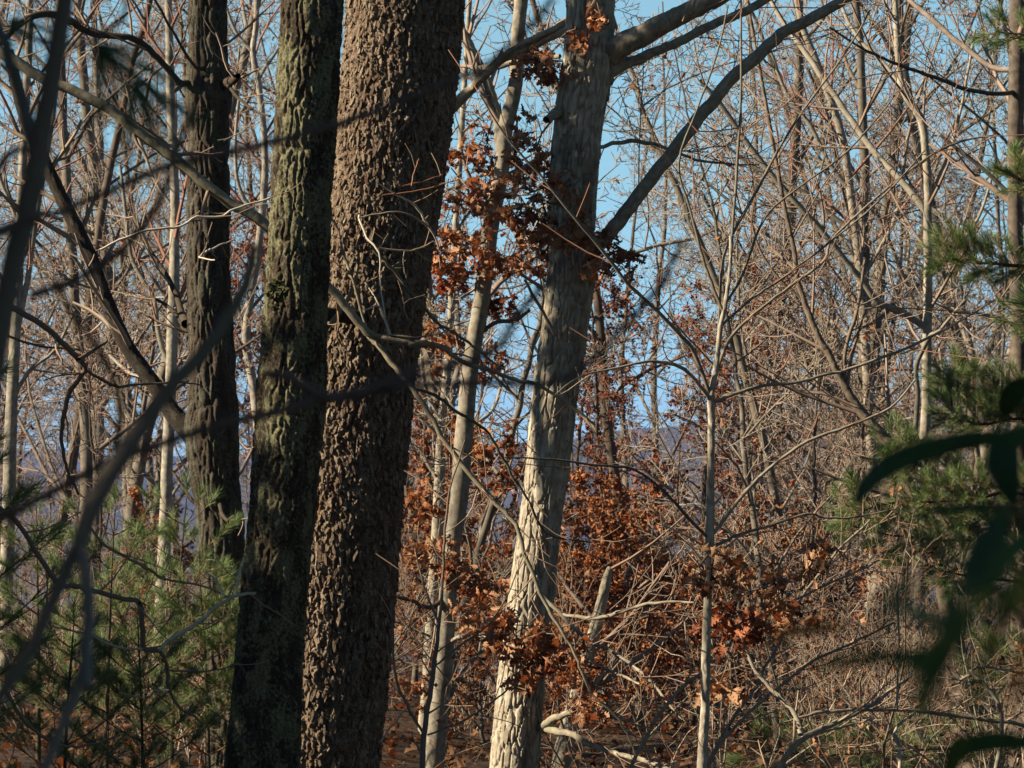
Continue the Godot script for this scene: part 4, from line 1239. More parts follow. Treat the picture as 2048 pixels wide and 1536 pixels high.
func brush() -> void:
	var rng := RandomNumberGenerator.new()
	rng.seed = 123
	var makes: Array[Node3D] = [
		brush_make(401, 6, 2.4, Color(0.42, 0.37, 0.30), Color(0.30, 0.22, 0.17), 30),
		brush_make(402, 6, 2.0, Color(0.30, 0.24, 0.19), Color(0.20, 0.11, 0.08), 160),
		brush_make(403, 7, 2.8, Color(0.30, 0.26, 0.21), Color(0.23, 0.16, 0.12), 260),
		brush_make(404, 5, 1.6, Color(0.45, 0.40, 0.33), Color(0.30, 0.22, 0.16), 140),
	]
	# the right-hand lower part is full of it; less on the left among the pines
	var spots := []
	for k in 70:
		var right := k % 4 != 0
		var d := rng.randf_range(21.0, 40.0) if k < 46 else rng.randf_range(40.0, 66.0)
		spots.append(Vector2(rng.randf_range(1080.0, 2120.0) if right else rng.randf_range(-60.0, 1000.0), d))
	spots.sort()
	for q in spots:
		if q.x > 1090.0 and q.x < 1480.0 and q.y > 24.0 and q.y < 42.0: continue
		var kind := rng.randi() % 4
		var what: String = ("far " if q.y > 40.0 else "") + ["pale-stemmed shrub", "reddish-twigged shrub", "thin brown-leaved shrub", "low brown-leaved shrub"][kind]
		put(makes[kind], "bare_shrub", on_ground((q.x - 1024.0) / FOCAL * q.y, q.y), rng.randf() * TAU, rng.randf_range(0.55, 0.95), among(q.x, what), "shrub", "shrubs of the brush on the forest floor")

	# the pale forked shrub at lower right, drawn stem by stem
	var t := thing("bare_shrub", on_ground(1.75, 18.0), "pale-stemmed leafless shrub at lower right, one long stem arching up to the right", "shrub")
	var rule := twig_rule(Color(0.42, 0.36, 0.29), Color(0.32, 0.23, 0.17), 0.0026, [5, 4, 3], 0.25)
	var tw := Geo.new()
	for a in [
		[[1500, 1640, 14, 1560, 1536, 13, 1601, 1479, 13, 1640, 1460, 12, 1673, 1445, 11, 1741, 1411, 9, 1792, 1373, 7, 1822, 1352, 4], 17.6],
		[[1601, 1470, 10, 1598, 1450, 10, 1584, 1421, 10, 1562, 1396, 9, 1539, 1373, 8, 1502, 1325, 8, 1481, 1267, 7, 1477, 1230, 7, 1480, 1175, 5, 1470, 1155, 3], 17.2],
		[[1567, 1445, 4, 1632, 1426, 7, 1690, 1421, 7, 1760, 1419, 7, 1826, 1421, 7, 1895, 1431, 8, 1997, 1441, 9, 2070, 1452, 10], 17.8],
		[[1990, 1560, 10, 2003, 1430, 9, 1960, 1360, 8, 1935, 1352, 7, 1900, 1375, 4], 17.4],
		[[2003, 1430, 7, 1980, 1380, 6, 1945, 1345, 6, 1960, 1335, 5, 2010, 1340, 5, 2060, 1350, 4], 17.5],
		[[1800, 1560, 8, 1798, 1490, 8, 1790, 1460, 6, 1830, 1425, 5], 17.6],
		[[1400, 1540, 8, 1470, 1455, 7, 1540, 1390, 6, 1640, 1315, 6, 1720, 1280, 5, 1790, 1245, 4], 18.4],
		[[1795, 1420, 4, 1797, 1300, 4, 1795, 1190, 4, 1810, 1175, 3, 1836, 1158, 2], 17.0],
		[[1380, 1620, 9, 1440, 1480, 8, 1500, 1390, 7, 1560, 1280, 6, 1600, 1200, 6, 1660, 1120, 5, 1740, 1040, 4], 18.6],
		[[1230, 1600, 8, 1290, 1480, 8, 1340, 1400, 8, 1420, 1330, 6, 1500, 1250, 5, 1610, 1190, 5, 1700, 1150, 4, 1760, 1120, 3], 18.2],
	]:
		var p := trace(a[0], a[1], a[1] + 0.4, 0.012, rng)
		var g := Geo.new()
		tube(g, p[0], p[1], 7, Color(0.47, 0.42, 0.34) * rng.randf_range(0.7, 1.1))
		part(t, "stem", g, M.pale)
		shoots(tw, p[0], p[1], 0.13, 0.4, rule, rng, 0.15, 2)
	part(t, "twigs", tw, M.twig, true, "stuff")


# ---------------------------------------------------------------- young pines
func tuft(rng: RandomNumberGenerator, needles: int, long: float, shoot: float, wide: float) -> Geo:
	var g := Geo.new()
	tube(g, PackedVector3Array([Vector3.ZERO, Vector3(0.004, shoot * 0.5, 0), Vector3(0, shoot, 0)]), PackedFloat32Array([0.004, 0.003, 0.0015]), 4, Color(0.20, 0.13, 0.07))
	for k in needles:
		var t := pow(rng.randf(), 0.7)
		var p := Vector3(0, shoot * t, 0)
		var a := rng.randf() * TAU
		var lean := rng.randf_range(0.35, 1.15) * (1.15 - 0.5 * t)
		var d := Vector3(cos(a) * sin(lean), cos(lean), sin(a) * sin(lean))
		var e := d * long * rng.randf_range(0.7, 1.15)
		var sag := Vector3(0, -0.12 * long * sin(lean), 0)
		var side := d.cross(Vector3(rng.randf() - 0.5, rng.randf() - 0.5, rng.randf() - 0.5)).normalized() * wide * 0.5
		var nor := side.cross(d).normalized()
		var col := Color(0.085, 0.13, 0.05).lerp(Color(0.17, 0.21, 0.09), rng.randf())
		if t < 0.25 and rng.randf() < 0.3: col = Color(0.26, 0.15, 0.06)
		var b := g.v.size()
		g.v.append_array(PackedVector3Array([p - side, p + side, p + e * 0.55 - side * 0.9, p + e * 0.55 + side * 0.9, p + e + sag]))
		for q in 5:
			g.n.append(nor)
			g.c.append(col)
		g.i.append_array(PackedInt32Array([b, b + 2, b + 1, b + 1, b + 2, b + 3, b + 2, b + 4, b + 3]))
	return g


var tufts: Array[ArrayMesh] = []
var tuft_shapes: Array[Geo] = []
var all_needles: Geo = null
func make_tufts() -> void:
	var rng := RandomNumberGenerator.new()
	rng.seed = 7
	for k in 5:
		tuft_shapes.append(tuft(rng, 130, 0.115, 0.15, 0.0023))
		tufts.append(commit(tuft_shapes[k], M.needle))


func add_tuft(parent: Node3D, p: Vector3, dir: Vector3, size: float, rng: RandomNumberGenerator) -> void:
	if all_needles:
		add_shape(all_needles, tuft_shapes[rng.randi() % 5], Transform3D(hang(dir, rng, size), p), Color.WHITE)
		return
	var o := MeshInstance3D.new()
	o.name = "needle_tuft"
	o.mesh = tufts[rng.randi() % tufts.size()]
	parent.add_child(o, true)
	o.transform = Transform3D(hang(dir, rng, size), p)


func pine_make(seed_: int, height: float, whorls: int, joined := false) -> Node3D:
	all_needles = Geo.new() if joined else null
	var wood := Geo.new()
	var rng := RandomNumberGenerator.new()
	rng.seed = seed_
	var t := Node3D.new()
	var g := Geo.new()
	var p := PackedVector3Array()
	var r := PackedFloat32Array()
	var bend := Vector3(rng.randf() - 0.5, 0, rng.randf() - 0.5) * 0.2
	for k in 12:
		var f := k / 11.0
		p.append(Vector3(bend.x * f * f, height * f - 0.1, bend.z * f * f))
		r.append(lerpf(height * 0.011, 0.005, f))
	tube(g, p, r, 8, Color(0.20, 0.17, 0.125))
	part(t, "trunk", g, M.bark, false)
	var top := p[11]
	add_tuft(t, top, Vector3.UP, 1.1, rng)
	for w in whorls:
		var f := lerpf(0.12, 0.97, (w + 0.5) / whorls)
		var c := p[int(f * 11)].lerp(p[mini(int(f * 11) + 1, 11)], f * 11 - int(f * 11))
		var number := 4 + rng.randi() % 2
		var spin := rng.randf() * TAU
		for k in number:
			var a := spin + TAU * k / number + rng.randf() * 0.4
			var long := (0.22 + (1.0 - f) * height * 0.36) * rng.randf_range(0.75, 1.2)
			var out := Vector3(cos(a), 0, sin(a))
			var bp := PackedVector3Array([c])
			var br := PackedFloat32Array([0.003 + long * 0.007])
			var dir := (out + Vector3(0, 0.35, 0)).normalized()
			for j in 5:
				dir = (dir + Vector3(rng.randfn() * 0.06, 0.10, rng.randfn() * 0.06)).normalized()
				bp.append(bp[j] + dir * long / 5.0)
				br.append(lerpf(br[0], 0.0025, (j + 1) / 5.0))
			var bg := Geo.new()
			tube(bg, bp, br, 5, Color(0.27, 0.18, 0.10))
			var spots := []
			for j in range(2, 5):
				for s in [-1.0, 1.0]:
					if long < 0.35 or rng.randf() < 0.25: continue
					var sd: Vector3 = (dir + out.rotated(Vector3.UP, s * 1.1) * 1.1 + Vector3(0, 0.25, 0)).normalized()
					var sl := long * rng.randf_range(0.14, 0.3)
					tube(bg, PackedVector3Array([bp[j], bp[j] + sd * sl]), PackedFloat32Array([0.004, 0.0025]), 4, Color(0.27, 0.18, 0.10))
					spots.append([bp[j] + sd * sl, sd])
			var o: Node3D = t
			if joined: add_shape(wood, bg, Transform3D(), Color.WHITE)
			else: o = part(t, "branch", bg, M.bark, false)
			add_tuft(o, bp[5], dir, rng.randf_range(0.85, 1.15), rng)
			for s in spots:
				add_tuft(o, s[0], s[1] + Vector3(0, 0.3, 0), rng.randf_range(0.7, 1.0), rng)
	if joined:
		part(t, "branches", wood, M.bark, false, "stuff")
		part(t, "needles", all_needles, M.needle, false, "stuff")
	all_needles = null
	return t


func pines() -> void:
	var rng := RandomNumberGenerator.new()
	rng.seed = 55
	make_tufts()
	var makes: Array[Node3D] = [pine_make(501, 2.5, 7), pine_make(502, 1.9, 6), pine_make(503, 3.0, 8)]
	# [u of the stem, depth, make, size, label]
	for a in [
		[345, 21.0, 0, 0.86, "young green pine with the tallest leader, in front of the furrowed oak's foot"],
		[215, 20.0, 0, 0.80, "bushy young pine behind the blurred forked branch at lower left"],
		[80, 22.0, 2, 0.68, "young pine at the far lower left, beside the left edge"],
		[420, 20.5, 1, 0.82, "small young pine low beside the lichened oak's left edge"],
		[290, 16.2, 1, 0.66, "small bright pine at the bottom of the picture under the kinked dark twig"],
		[130, 16.0, 1, 0.66, "small pine low in the left corner crossed by the blurred branch"],
		[480, 20.8, 1, 0.8, "young pine half hidden behind the lichened oak's left edge"],
	]:
		put(makes[a[2]], "young_pine", on_ground((a[0] - 1024.0) / FOCAL * a[1], a[1]), rng.randf() * TAU, a[3], a[4], "pine", "young pines at lower left")
	# on the sunny side of the lichened oak, out of the picture: they keep its foot in the shade
	var tall := pine_make(504, 3.0, 9, true)
	for a in [[-3.2, 15.3, 0.95], [-3.9, 14.9, 1.1], [-4.5, 15.2, 1.2], [-5.2, 14.7, 1.3], [-6.2, 14.5, 1.5], [-7.4, 14.1, 1.7]]:
		put(tall, "young_pine", on_ground(a[0], a[1]), rng.randf() * TAU, a[2], "young pine out of the picture, left of the others", "pine", "young pines beyond the left edge")
	# round the camera: the dark sides of the trunks and the black twigs near the lens tell of evergreens close behind
	for a in [[-4.2, 1.6, 2.4], [-3.6, 4.2, 1.9], [-6.5, 5.5, 2.8], [-2.6, -3.0, 2.6], [-3.0, 1.4, 1.6], [-2.7, 2.7, 1.5], [-3.2, 0.5, 1.7], [-4.0, 3.0, 2.0], [-3.4, 2.1, 1.8], [-4.6, 1.9, 2.3], [-5.2, 3.2, 2.4], [-4.8, 0.6, 2.3], [-3.8, -0.8, 2.0], [-2.3, 1.9, 1.3], [2.4, -3.2, 2.6], [-6.0, -2.6, 3.0], [6.2, -1.5, 3.0], [0.4, -6.5, 3.2], [5.0, 4.5, 2.6], [-9.0, -6.0, 3.4], [9.5, -5.0, 3.4], [4.5, -9.0, 3.6], [-4.0, -10.0, 3.6],
		[4.2, 9.5, 2.2], [5.6, 13.0, 2.8], [7.5, 8.5, 3.4], [7.2, 17.0, 3.2], [8.6, 21.0, 3.4], [10.5, 13.5, 3.8], [11.0, 18.5, 3.8], [6.4, 20.5, 2.6], [9.6, 25.0, 3.6], [13.0, 23.0, 4.0], [13.5, 8.0, 4.0], [-11.0, 3.0, 3.6], [1.5, -13.0, 4.0], [-9.0, -13.0, 4.0], [10.0, -12.0, 4.0]]:
		put(tall, "pine_tree", on_ground(a[0], a[1]), rng.randf() * TAU, a[2], "tall pine behind or beside the camera, out of the picture", "pine", "pines round the camera")

	# the pine at the right edge: its sprays reach into the picture
	var base := on_ground(5.3, 24.5)
	var t := thing("pine_tree", base, "pine at the right edge whose green sprays hang into the picture", "pine")
	var g := Geo.new()
	var tp := PackedVector3Array()
	var tr := PackedFloat32Array()
	for k in 12:
		tp.append(base + Vector3(0.02 * k, k * 0.9 - 0.2, 0.03 * sin(k)))
		tr.append(lerpf(0.13, 0.04, k / 11.0))
	tube(g, tp, tr, 12, Color(0.17, 0.13, 0.10))
	part(t, "trunk", g, M.bark)
	# [path, spray width, number of tufts]
	for a in [
		[[2300, 560, 12, 2120, 540, 9, 2010, 530, 7, 1945, 522, 5, 1900, 512, 3], 40.0, 16],
		[[2300, 480, 12, 2140, 420, 9, 2070, 380, 6, 2030, 350, 3], 34.0, 9],
		[[2300, 150, 10, 2160, 120, 7, 2070, 75, 5, 1990, 62, 3], 30.0, 7],
		[[2300, 860, 12, 2150, 800, 9, 2040, 790, 7, 1960, 780, 6, 1905, 760, 3], 42.0, 20],
		[[2300, 900, 12, 2150, 850, 9, 2040, 836, 6, 1960, 850, 5, 1900, 820, 3], 40.0, 18],
		[[2320, 1180, 14, 2140, 1120, 10, 2048, 1090, 9, 1960, 1030, 8, 1905, 985, 7, 1840, 930, 5, 1790, 912, 3], 52.0, 26],
		[[2300, 1060, 12, 2150, 1010, 9, 2030, 985, 8, 1920, 1000, 6, 1800, 1005, 4, 1720, 1020, 3], 48.0, 26],
		[[2300, 1120, 12, 2120, 1080, 9, 1990, 1080, 7, 1880, 1080, 6, 1780, 1070, 4, 1700, 1050, 3], 44.0, 22],
		[[2300, 1240, 12, 2120, 1180, 9, 2010, 1160, 7, 1920, 1150, 5, 1850, 1130, 3], 50.0, 18],
		[[2300, 1400, 12, 2140, 1360, 9, 2050, 1330, 7, 1990, 1330, 5], 50.0, 12],
		[[2300, 1550, 12, 2100, 1520, 9, 1960, 1500, 7, 1800, 1500, 5, 1650, 1510, 4, 1520, 1500, 3], 46.0, 20],
		[[2300, 700, 10, 2150, 660, 8, 2060, 640, 6], 46.0, 10],
	]:
		var p := trace(a[0], 24.4, 23.0 + rng.randf() * 1.6, 0.015, rng)
		var bg := Geo.new()
		tube(bg, p[0], p[1], 6, Color(0.19, 0.115, 0.075))
		var spots := []
		var pts: PackedVector3Array = p[0]
		for k in int(a[2]) * 5:
			var f := lerpf(0.28, 1.0, (k + rng.randf()) / (a[2] * 5.0)) * (pts.size() - 1.001)
			var j := int(f)
			var q := pts[j].lerp(pts[j + 1], f - j)
			var along := (pts[j + 1] - pts[j]).normalized()
			var side := along.cross(Vector3.UP).normalized().rotated(along, rng.randf() * TAU)
			var reach: float = a[1] / FOCAL * 24.0 * rng.randf_range(0.2, 1.1)
			var dir := (along * 0.7 + side + Vector3(0, 0.35, 0)).normalized()
			var e := q + dir * reach
			tube(bg, PackedVector3Array([q, q.lerp(e, 0.5) + Vector3(0, -0.01, 0), e]), PackedFloat32Array([0.004, 0.003, 0.002]), 4, Color(0.2, 0.12, 0.075))
			spots.append([e, dir])
		var o := part(t, "branch", bg, M.bark)
		for s in spots:
			add_tuft(o, s[0], s[1] + Vector3(0, 0.2, 0), rng.randf_range(0.7, 1.08), rng)


# ---------------------------------------------------------------- a middle layer of branches between the trunks
func middle_branches() -> void:
	var rng := RandomNumberGenerator.new()
	rng.seed = 66
	var rule := twig_rule(Color(0.27, 0.22, 0.17), Color(0.25, 0.17, 0.12), 0.0026, [5, 4, 3], 0.1)
	rule.bend = 0.5
	var pale := Color(0.36, 0.325, 0.24)
	# the long branch that comes in at upper left, passes behind the lichened oak and runs on down in front of the pine
	var t := thing("understory_tree", on_ground(-3.5, 16.7), "slim tree at left edge, its long pale branch sloping behind the lichened oak", "tree")
	var tr := trace([-160, -40, 46, -170, 200, 48, -190, 500, 52, -200, 900, 58, -215, 1300, 62, -225, 1700, 70, -230, 1790, 80], 16.7)
	var g := Geo.new()
	tube(g, tr[0], tr[1], 14, Color(0.22, 0.19, 0.15))
	part(t, "trunk", g, M.pale)
	var tw := Geo.new()
	for a in [
		[[-170, 20, 26, -60, 70, 24, 31, 123, 22, 85, 157, 22, 154, 185, 21, 219, 219, 21, 267, 256, 21, 308, 287, 22, 359, 325, 22, 410, 369, 21, 461, 407, 21, 506, 431, 22, 537, 455, 22, 600, 515, 20, 662, 577, 18, 696, 620, 17, 734, 664, 16, 755, 674, 14, 800, 683, 14, 826, 687, 13, 860, 688, 12, 891, 699, 10, 928, 726, 9, 980, 740, 8, 1031, 760, 8, 1082, 773, 7, 1150, 818, 6, 1190, 850, 4], 16.7, 17.0, 1.0],
		[[728, 658, 10, 742, 676, 11, 758, 693, 11, 792, 736, 11, 826, 780, 11, 853, 816, 10, 881, 869, 10, 922, 927, 10, 963, 975, 10, 1000, 1016, 9, 1031, 1049, 9, 1055, 1124, 8, 1089, 1202, 8, 1116, 1250, 7, 1147, 1301, 6, 1164, 1346, 6, 1191, 1397, 5, 1232, 1431, 5, 1253, 1466, 4, 1272, 1512, 3], 17.0, 16.7, 0.95],
		[[826, 778, 7, 870, 790, 7, 905, 818, 7, 940, 840, 6, 970, 860, 6, 1000, 905, 6, 1030, 960, 5, 1062, 1010, 5, 1080, 1050, 5, 1110, 1075, 4, 1180, 1085, 3], 17.0, 17.4, 0.5],
		[[740, 490, 6, 747, 500, 7, 778, 531, 7, 812, 572, 7, 846, 613, 7, 881, 650, 6, 928, 678, 6, 963, 708, 5, 1010, 740, 4], 16.9, 17.2, 0.6],
		[[735, 672, 5, 705, 560, 6, 690, 520, 6, 680, 470, 5, 660, 430, 4], 17.0, 17.1, 0.8],
		[[660, 650, 10, 700, 590, 8, 712, 550, 7, 716, 520, 6], 17.2, 17.0, 1.0],
	]:
		var p := trace(a[0], a[1], a[2], 0.010, rng)
		var lg := Geo.new()
		tube(lg, p[0], p[1], 9, pale * a[3])
		part(t, "branch", lg, M.pale)
		shoots(tw, p[0], p[1], 0.26, 0.42, rule, rng, 0.28, 2)
	part(t, "twigs", tw, M.twig, true, "stuff")

	# pale and reddish twigs in front of the big pine
	var s := t
	tw = Geo.new()
	for a in [
		[[781, 671, 5, 757, 609, 4, 730, 565, 3], Color(0.4, 0.35, 0.28)],
		[[770, 640, 3, 760, 560, 3, 758, 506, 4, 734, 475, 5, 717, 434, 5, 728, 437, 3], Color(0.50, 0.45, 0.38)],
		[[717, 436, 3, 775, 425, 4, 812, 427, 4, 850, 448, 5, 864, 462, 4, 880, 500, 3], Color(0.30, 0.24, 0.19)],
		[[754, 366, 3, 792, 390, 4, 826, 407, 5, 843, 428, 5, 857, 452, 5, 868, 470, 4], Color(0.52, 0.44, 0.36)],
		[[764, 391, 3, 826, 383, 3, 880, 370, 3, 928, 355, 2], Color(0.40, 0.18, 0.10)],
		[[805, 372, 3, 850, 362, 3, 884, 349, 2], Color(0.38, 0.17, 0.10)],
		[[757, 495, 4, 809, 502, 4, 840, 497, 3, 867, 482, 2], Color(0.45, 0.34, 0.25)],
		[[809, 502, 2, 807, 530, 2, 813, 555, 2], Color(0.5, 0.42, 0.34)],
		[[823, 372, 2, 828, 345, 2, 838, 318, 2], Color(0.34, 0.16, 0.1)],
		[[730, 620, 3, 757, 612, 4, 770, 640, 4, 781, 672, 4], Color(0.48, 0.42, 0.34)],
		[[817, 640, 3, 808, 615, 3, 818, 600, 3, 850, 590, 3], Color(0.2, 0.15, 0.12)],
	]:
		var p := trace(a[0], 16.6, 16.8, 0.006, rng)
		var lg := Geo.new()
		tube(lg, p[0], p[1], 6, a[1])
		part(s, "twig", lg, M.twig)
		shoots(tw, p[0], p[1], 0.22, 0.16, rule, rng, 0.2, 4)
	part(s, "fine_twigs", tw, M.twig, true, "stuff")

	# crooked twigs on the left, in front of the pines and the furrowed oak
	s = thing("understory_tree", on_ground(-3.3, 15.0), "crooked leafless tree at the left edge, dark kinked twigs reaching over the young pines", "tree")
	tr = trace([-120, 300, 20, -110, 600, 26, -120, 900, 32, -130, 1300, 38, -135, 1800, 46], 15.0)
	g = Geo.new()
	tube(g, tr[0], tr[1], 10, Color(0.14, 0.11, 0.09))
	part(s, "trunk", g, M.pale)
	tw = Geo.new()
	var dark := Color(0.13, 0.10, 0.08)
	for a in [
		[[-115, 520, 16, -40, 570, 14, 20, 613, 13, 85, 650, 12, 130, 691, 12, 157, 719, 12, 171, 735, 11, 160, 757, 10, 137, 790, 10, 126, 842, 9, 122, 880, 8, 130, 920, 7, 139, 950, 6, 157, 989, 5], dark],
		[[157, 719, 9, 185, 702, 8, 214, 682, 6], dark],
		[[171, 740, 6, 205, 760, 7, 239, 773, 6, 290, 768, 5, 350, 764, 4, 400, 770, 3], dark],
		[[-115, 900, 12, -20, 1000, 11, 30, 1040, 10, 70, 1100, 10, 116, 1165, 11, 150, 1172, 11, 188, 1182, 10, 239, 1196, 10, 279, 1206, 10, 285, 1250, 11, 287, 1297, 11, 318, 1301, 9, 332, 1325, 8, 335, 1350, 8, 338, 1380, 7, 359, 1414, 6, 396, 1438, 5, 404, 1452, 3], dark],
		[[279, 1206, 6, 292, 1211, 3], dark],
		[[318, 1300, 7, 342, 1278, 8, 393, 1247, 8, 427, 1219, 8, 461, 1196, 8, 489, 1189, 7, 510, 1186, 6], Color(0.34, 0.30, 0.24)],
		[[287, 1298, 5, 239, 1295, 5, 171, 1267, 5, 103, 1254, 3], Color(0.36, 0.31, 0.24)],
		[[450, 1195, 5, 432, 1160, 4, 410, 1145, 3], Color(0.38, 0.33, 0.27)], [[470, 1193, 5, 478, 1150, 4, 488, 1115, 3], Color(0.38, 0.33, 0.27)],
		[[335, 1340, 4, 390, 1343, 4, 440, 1338, 3, 478, 1326, 3], dark],
		[[338, 1380, 4, 310, 1382, 4, 290, 1396, 3, 240, 1385, 2], Color(0.3, 0.26, 0.2)],
		[[-20, 660, 6, 70, 690, 5, 160, 700, 4], dark],
		[[200, 500, 5, 253, 475, 5, 308, 458, 5, 359, 453, 5, 393, 434, 5, 441, 434, 5, 465, 420, 5, 500, 408, 4, 540, 396, 4], Color(0.52, 0.46, 0.38)],
		[[430, 520, 3, 400, 515, 3, 410, 505, 4, 425, 498, 4, 445, 487, 3, 470, 480, 3], Color(0.5, 0.44, 0.36)],
		[[175, 1050, 5, 210, 1090, 6, 250, 1112, 6, 300, 1140, 6, 330, 1158, 5, 400, 1170, 4, 470, 1200, 3], Color(0.2, 0.16, 0.12)],
		[[10, 1380, 8, 40, 1430, 8, 80, 1470, 7, 130, 1492, 6, 180, 1490, 5, 240, 1470, 4], Color(0.15, 0.12, 0.09)],
	]:
		var p := trace(a[0], 15.0, 15.4, 0.008, rng)
		var lg := Geo.new()
		tube(lg, p[0], p[1], 7, a[1])
		part(s, "branch", lg, M.twig)
		shoots(tw, p[0], p[1], 0.24, 0.3, rule, rng, 0.2, 3)
	part(s, "twigs", tw, M.twig, true, "stuff")

	# dark stems low in the middle, in front of the smooth grey trunk
	s = thing("bare_sapling", on_ground(-0.45, 15.6), "dark thin sapling forking low down between the pine and the shaggy oak", "sapling")
	tw = Geo.new()
	for a in [
		[[836, 1700, 13, 845, 1520, 12, 852, 1440, 11, 862, 1380, 10, 872, 1300, 9, 880, 1230, 7, 886, 1150, 6, 890, 1060, 5, 900, 980, 4, 930, 880, 3], dark],
		[[849, 1470, 6, 820, 1420, 6, 800, 1380, 6, 788, 1330, 5, 786, 1270, 4, 783, 1200, 3], dark],
		[[878, 1250, 5, 858, 1200, 5, 842, 1150, 4, 830, 1090, 3], dark],
		[[855, 1470, 4, 930, 1440, 4, 990, 1400, 4, 1040, 1360, 3], dark],
		[[760, 1485, 4, 785, 1450, 4, 810, 1420, 3], Color(0.35, 0.24, 0.16)],
		[[872, 1330, 4, 910, 1300, 5, 950, 1270, 4, 985, 1240, 4, 1020, 1180, 3, 1050, 1100, 2], dark],
	]:
		var p := trace(a[0], 15.6, 15.8, 0.006, rng)
		var lg := Geo.new()
		tube(lg, p[0], p[1], 7, a[1])
		part(s, "stem", lg, M.twig)
		shoots(tw, p[0], p[1], 0.2, 0.3, rule, rng, 0.15, 3)
	part(s, "twigs", tw, M.twig, true, "stuff")


# ---------------------------------------------------------------- close to the lens, out of focus
func spurs(g: Geo, p: Array, spacing: float, long: float, col: Color, rng: RandomNumberGenerator) -> void:
	var pts: PackedVector3Array = p[0]
	for k in pts.size() - 1:
		var seg := pts[k].distance_to(pts[k + 1])
		for j in int(ceil(seg / spacing)):
			var along := (pts[k + 1] - pts[k]).normalized()
			var side := along.cross(Vector3.UP).normalized().rotated(along, rng.randf() * TAU)
			var q := pts[k].lerp(pts[k + 1], rng.randf())
			tube(g, PackedVector3Array([q, q + (side + along * 0.6).normalized() * long * rng.randf_range(0.4, 1.0)]), PackedFloat32Array([0.0013, 0.0005]), 3, col)


